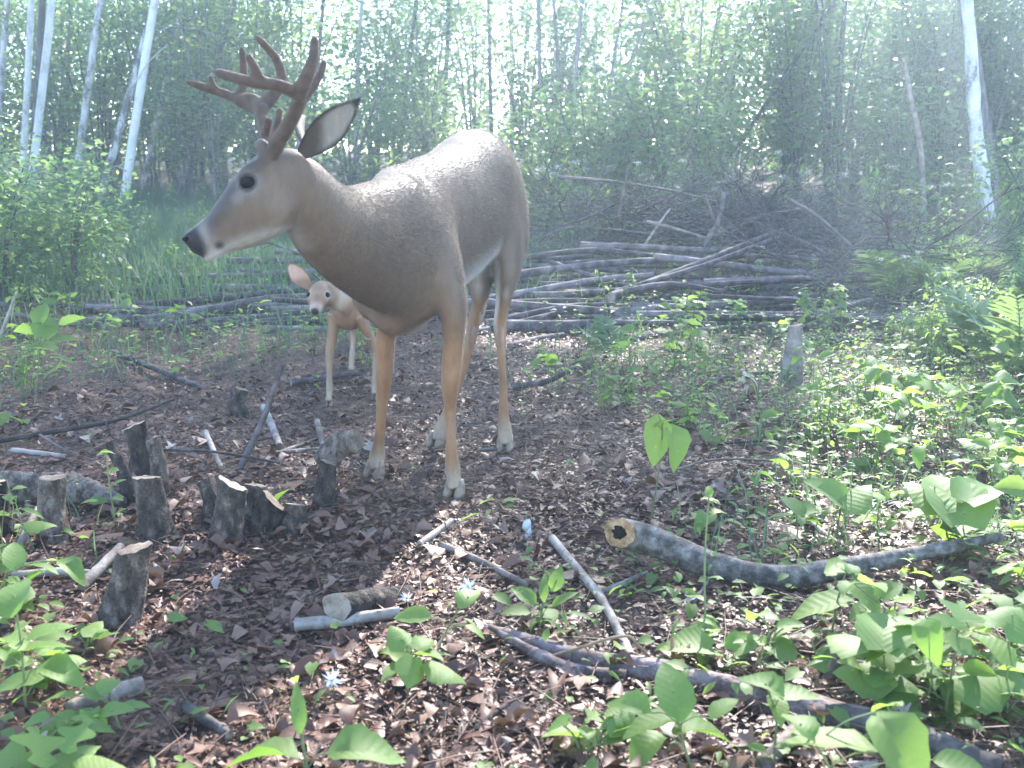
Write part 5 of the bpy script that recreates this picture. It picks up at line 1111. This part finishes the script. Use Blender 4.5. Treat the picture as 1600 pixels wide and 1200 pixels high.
def tree(name, label, base, via, d, wpx, mt, H, group=None, crown=True, kink=0.0, cs=1.0):
    """base/via: photo pixels on the trunk, d: its distance"""
    p0 = W(*base, d); p0[2] = float(gz(p0[0], d)); p1 = W(*via, d); dv = (p1 - p0); dv /= dv[2]; r = wpx * pxm(d) * .5
    dv[1] += rng.normal(0, .03)
    pts = [np.array([0, 0, -.25]) - dv * .2 * 0, np.zeros(3), dv * H * .25 + (rng.normal(0, .02) + kink, 0, 0), dv * H * .5 + (rng.normal(0, .04), 0, 0), dv * H * .75 + (rng.normal(0, .05), 0, 0), dv * H]
    C = spline(pts, 40); root = thing(name, label, 'tree', p0, group)
    V, F = bark_tube(C, np.interp(np.linspace(0, 1, 40), [0, .06, .2, 1], [r * 1.35, r * 1.08, r, r * .35]), 12, .03, int(rng.integers(1e6)))
    mb = MB().add((V.reshape(-1, 3), [F]))
    link('trunk', mb.mesh('trunk', M[mt]), root)
    for q in range(3):
        i = int(rng.integers(6, 30)); a = rng.random() * 6.28; L = rng.uniform(.4, 1.1); e = C[i] + np.array([math.cos(a) * L, math.sin(a) * L, L * rng.uniform(-.1, .6)])
        link('limb', MB().add(tube(spline([C[i], (C[i] + e) / 2 + (0, 0, .06), e], 7), np.linspace(r * .22, r * .06, 7), 5)).mesh('limb', M[mt]), root)
    if crown:
        k = int(rng.integers(0, 4))
        for nm, me in (('crown', CR[k][0]), ('limb', limb_for(k, mt))):
            if nm == 'crown' and d < 25 and np.sum(np.abs(p0[:2] + C[-1][:2] - np.array([3, 15])) < (6.5, 10)) == 2: me = open_crown(k, p0 + C[-1], cs)
            o = link(nm, me, root, C[-1]); o.scale = (cs, cs, cs)
    return root
TR = [((41, 328), (66, 100), 11.5, 13, 'aspen', 'pale white trunk nearest the left edge of the picture'),
      ((30, 300), (48, 60), 13.0, 11, 'aspen', 'shaded bluish trunk left of the pale white trunk'),
      ((44, 300), (62, 40), 13.6, 12, 'trunk', 'dark trunk squeezed between two pale trunks at the left'),
      ((112, 300), (150, 80), 13.5, 12, 'aspen', 'bright leaning trunk standing alone in the dark left foliage'),
      ((150, 318), (205, 115), 13.0, 12, 'aspen', 'leaning pale trunk left of the straight banded trunk'),
      ((189, 313), (232, 80), 13.0, 14, 'aspen', 'thick pale banded trunk at the edge of the meadow'),
      ((219, 300), (272, 80), 16.0, 9, 'aspen', 'thin faint trunk right of the banded trunk'),
      ((274, 320), (311, 180), 14.0, 8, 'trunk', 'thin dark stem leaning right above the meadow grass'),
      ((300, 305), (338, 60), 18.0, 8, 'aspen', 'distant pale trunk behind the antlers'),
      ((555, 285), (561, 80), 19.0, 8, 'aspen', 'straight pale trunk behind the ear of the buck'),
      ((-6, 340), (14, 40), 14.0, 11, 'aspen', 'trunk cut by the left picture edge')]
TR2 = [((845, 262), (843, 20), 13, 7, 'thin straight dark stem above the rump of the buck'), ((893, 262), (906, 20), 13, 8, 'thin dark stem right of the straight stem'), ((912, 258), (985, 90), 14, 7, 'thin stem leaning right in the middle of the wood'),
       ((1004, 262), (1012, 90), 14, 9, 'short dark stem in the middle of the wood'), ((1085, 262), (1262, 66), 13, 7, 'slender stem leaning far right across the foliage'), ((880, 260), (872, 90), 16, 6, 'faint thin stem in the hazy middle wood'),
       ((935, 262), (965, 60), 17, 6, 'faint leaning stem in the hazy middle wood'), ((1050, 265), (1075, 100), 16, 7, 'dim stem behind the brush heap'), ((1315, 275), (1305, 120), 15, 9, 'dark shaded trunk left of the leaning grey stick'),
       ((1400, 280), (1392, 100), 15, 11, 'dark trunk behind the leaning grey stick'), ((1480, 285), (1462, 100), 15, 8, 'dim trunk left of the peeling white trunk'), ((620, 262), (640, 60), 17, 7, 'faint stem between the ear and the back of the buck'), ((690, 250), (700, 40), 18, 8, 'pale faint trunk above the back of the buck'), ((770, 255), (762, 40), 18, 7, 'faint trunk above the hips of the buck'), ((480, 270), (500, 60), 17, 7, 'faint stem behind the antlers')]
def make_trees():
    for b, v, d, w_, mt, lab in TR: tree('aspen_tree' if mt == 'aspen' else 'dark_tree', lab, b, v, d, w_, mt, rng.uniform(8.5, 10.5))
    for b, v, d, w_, lab in TR2: tree('young_tree', lab, b, v, d, w_, 'trunk', rng.uniform(6.5, 8.0), cs=.85)
    # the big tree with peeling white bark at the right: two stems grown together
    r = tree('peeling_tree', 'big two stemmed tree with peeling white and dark bark at the right', (1560, 320), (1526, 100), 11.5, 24, 'trunk', 10.0)
    p0 = np.array(r.location); q0, q1 = W(1546, 320, 11.42), W(1514, 60, 11.42); q0[2] = float(gz(q0[0], q0[1])) + .05
    dv = (q1 - q0) / (q1 - q0)[2]; P = spline([q0 - p0, q0 + dv * 1.0 + (-.03, 0, 0) - p0, q0 + dv * 2.2 - p0 + (.02, 0, 0), q0 + dv * 4.5 - p0, q0 + dv * 7 - p0 + (-.1, 0, 0)], 34)
    V, F = bark_tube(P, np.linspace(.085, .035, 34), 12, .06, 5); link('white_stem', MB().add((V.reshape(-1, 3), [F])).mesh('white_stem', M['aspen']), r)
    g = W(1447, 290, 11.0); wst = [(1450, 292, 11.0), (1438, 230, 11.05), (1424, 160, 11.1), (1412, 90, 11.1)]
    P = np.array([W(*p) for p in wst]); P[0][2] = float(gz(P[0][0], P[0][1])); log_thing('dead_stick', 'leaning dead grey stick with no leaves left of the peeling tree', 'stick', P, [.034, .03, .022], 'stick', (False, True), None, 8, .04, 24)
    # understorey shrubs
    def shrub_proto(seed, H, rad, nc, per, size, mt='trunk'):
        g = np.random.default_rng(seed); sm = MB(); C = []
        for k in range(7):
            a = g.random() * 6.28; e = np.array([math.cos(a) * rad * g.uniform(.3, .9), math.sin(a) * rad * g.uniform(.3, .9), H * g.uniform(.7, 1)]); P = spline([(g.normal(0, .06), g.normal(0, .06), -.1), e * (.35, .35, .5), e], 12); sm.add(tube(P, np.linspace(.02, .005, 12), 5))
            for q in range(nc // 7): i = g.integers(3, 12); C.append(P[i] + g.normal(0, .22, 3) * (1, 1, .6))
        V, F, r_ = cloud(g, C, per, .20, size); r = thing('leafy_shrub', 'x', 'shrub', (0, 0, -50)); link('stem', sm.mesh('stem', M[mt]), r); o = link('foliage', mesh_np('foliage', V, F, M['tree_leaf'], True, r_), r); o['kind'] = 'stuff'; return r
    PS = [shrub_proto(300 + k, rng.uniform(3.2, 4.6), 1.2, 70, 40, .086) for k in range(5)]; PL_ = [shrub_proto(320 + k, rng.uniform(1.3, 1.9), .9, 49, 30, .085) for k in range(3)]
    spots = []
    for k in range(44):                               # wall of shrubs across the back
        y = rng.uniform(14, 22); x = (rng.random() * 2 - 1) * (y * .56 + 1); spots.append((x, y, 0))
    for k in range(20): y = rng.uniform(17.5, 22); spots.append(((-.5 + (k + .5) / 20) * 1.12 * y + rng.normal(0, .3), y, 3))
    for k in range(8): y = rng.uniform(15, 18); spots.append((-y * rng.uniform(.30, .58), y, 0))
    for k in range(3): y = rng.uniform(9.5, 11); spots.append((-y * rng.uniform(.56, .62), y, 0))
    for k in range(18): y = rng.uniform(11.5, 16); spots.append((y * rng.uniform(.16, .58), y, 0))
    for k in range(34): y = rng.uniform(9.5, 15); x = (rng.random() * 2 - 1) * (y * .55); spots.append((x, y, 1))
    for k in range(9): y = rng.uniform(6.5, 9.5); spots.append((-y * rng.uniform(.42, .58), y, 2))
    LB = {0: ('tall many stemmed shrub in the wood at the back of the clearing', 'tall shrubs at the back'), 1: ('low leafy shrub at the edge of the wood behind the clearing', 'low shrubs at the wood edge'), 2: ('low leafy shrub at the left side of the meadow', 'low shrubs left of the meadow')}
    for k, (x, y, c) in enumerate(spots):
        u0 = proj((x, y, 1.0))[0]
        if 1415 < u0 < 1610 and y < 13.5: continue
        if u0 < 330 and c == 1 and y < 15: continue
        if c == 1 and x < 0 and y < 14: continue
        pr = PS[k % 5] if c in (0, 3) else PL_[k % 3]; big = 1.35 if c == 3 else 1; c = 0 if c == 3 else c; 
        u_ = proj((x, y, 1.2))[0]; wh = 'beyond the left edge trunks' if u_ < 130 else 'behind the pale banded trunk' if u_ < 260 else 'behind the antlers' if u_ < 500 else 'behind the back of the buck' if u_ < 820 else 'behind the dark slender stems' if u_ < 1000 else 'behind the brush heap' if u_ < 1300 else 'near the leaning dead stick' if u_ < 1480 else 'around the peeling tree'
        dup(pr, (x, y, float(gz(x, y))), rng.random() * 6.28, rng.uniform(.75, 1.15) * big * (.6 if c == 2 else 1), (LB[c][0].split(' in the wood')[0].split(' at the')[0] + ' ' + wh) if c < 2 else LB[c][0], LB[c][1] + (' ' + wh if c < 2 else ''))
    drop(PS + PL_)
    # young trees deep in the wood
    for k in range(18):
        y = rng.uniform(17, 30); x = (rng.random() * 2 - 1) * (y * .56 + .5); p = proj((x, y, float(gz(x, y)))); q = proj((x + rng.normal(0, .25), y, float(gz(x, y)) + 3))
        tree('slender_tree', 'slender tree deep in the hazy wood', (p[0], p[1]), (q[0], q[1]), y, rng.uniform(5, 10), 'aspen' if k % 3 == 0 else 'trunk', rng.uniform(7, 10), 'slender trees deep in the wood', cs=rng.uniform(.6, .95))
    # the wood behind them reads as one mass
    g = np.random.default_rng(77); C = []
    for k in range(1650):
        y = g.uniform(20, 40); x = (g.random() * 2 - 1) * (y * .76 + 2); C.append((x, y, float(gz(x, y)) + (abs(g.normal(0, 2.6)) + g.uniform(0, 1) if k % 3 else g.uniform(.1, 1.2))))
    V, F, r = cloud(g, C, 46, .62, .20); tag(link('far_woodland', mesh_np('far_woodland', V, F, M['tree_leaf'], True, r)), 'far wood of pale backlit foliage closing off the clearing', 'woodland', kind='stuff')
if VEG: make_trees()

# ------------------------------------------------------------------ the hazy morning air
if VEG:
    hv, hf = np.array([(x, y, z) for x in (-46, 46) for y in (-3.2, 54) for z in (-1.2, 16.0)], float), np.array([(0, 1, 3, 2), (4, 6, 7, 5), (0, 4, 5, 1), (2, 3, 7, 6), (0, 2, 6, 4), (1, 5, 7, 3)])
    m, t = newmat('haze_air'); pv = N_(t, 'ShaderNodeVolumePrincipled'); pv.inputs['Density'].default_value = 0.0088; pv.inputs['Color'].default_value = (.72, .88, 1.0, 1); pv.inputs['Anisotropy'].default_value = .6
    o_ = N_(t, 'ShaderNodeOutputMaterial'); t.links.new(pv.outputs[0], o_.inputs['Volume'])
    tag(link('haze', mesh_np('haze', hv, hf, m, False)), 'pale morning haze hanging in the clearing', 'haze', kind='stuff')
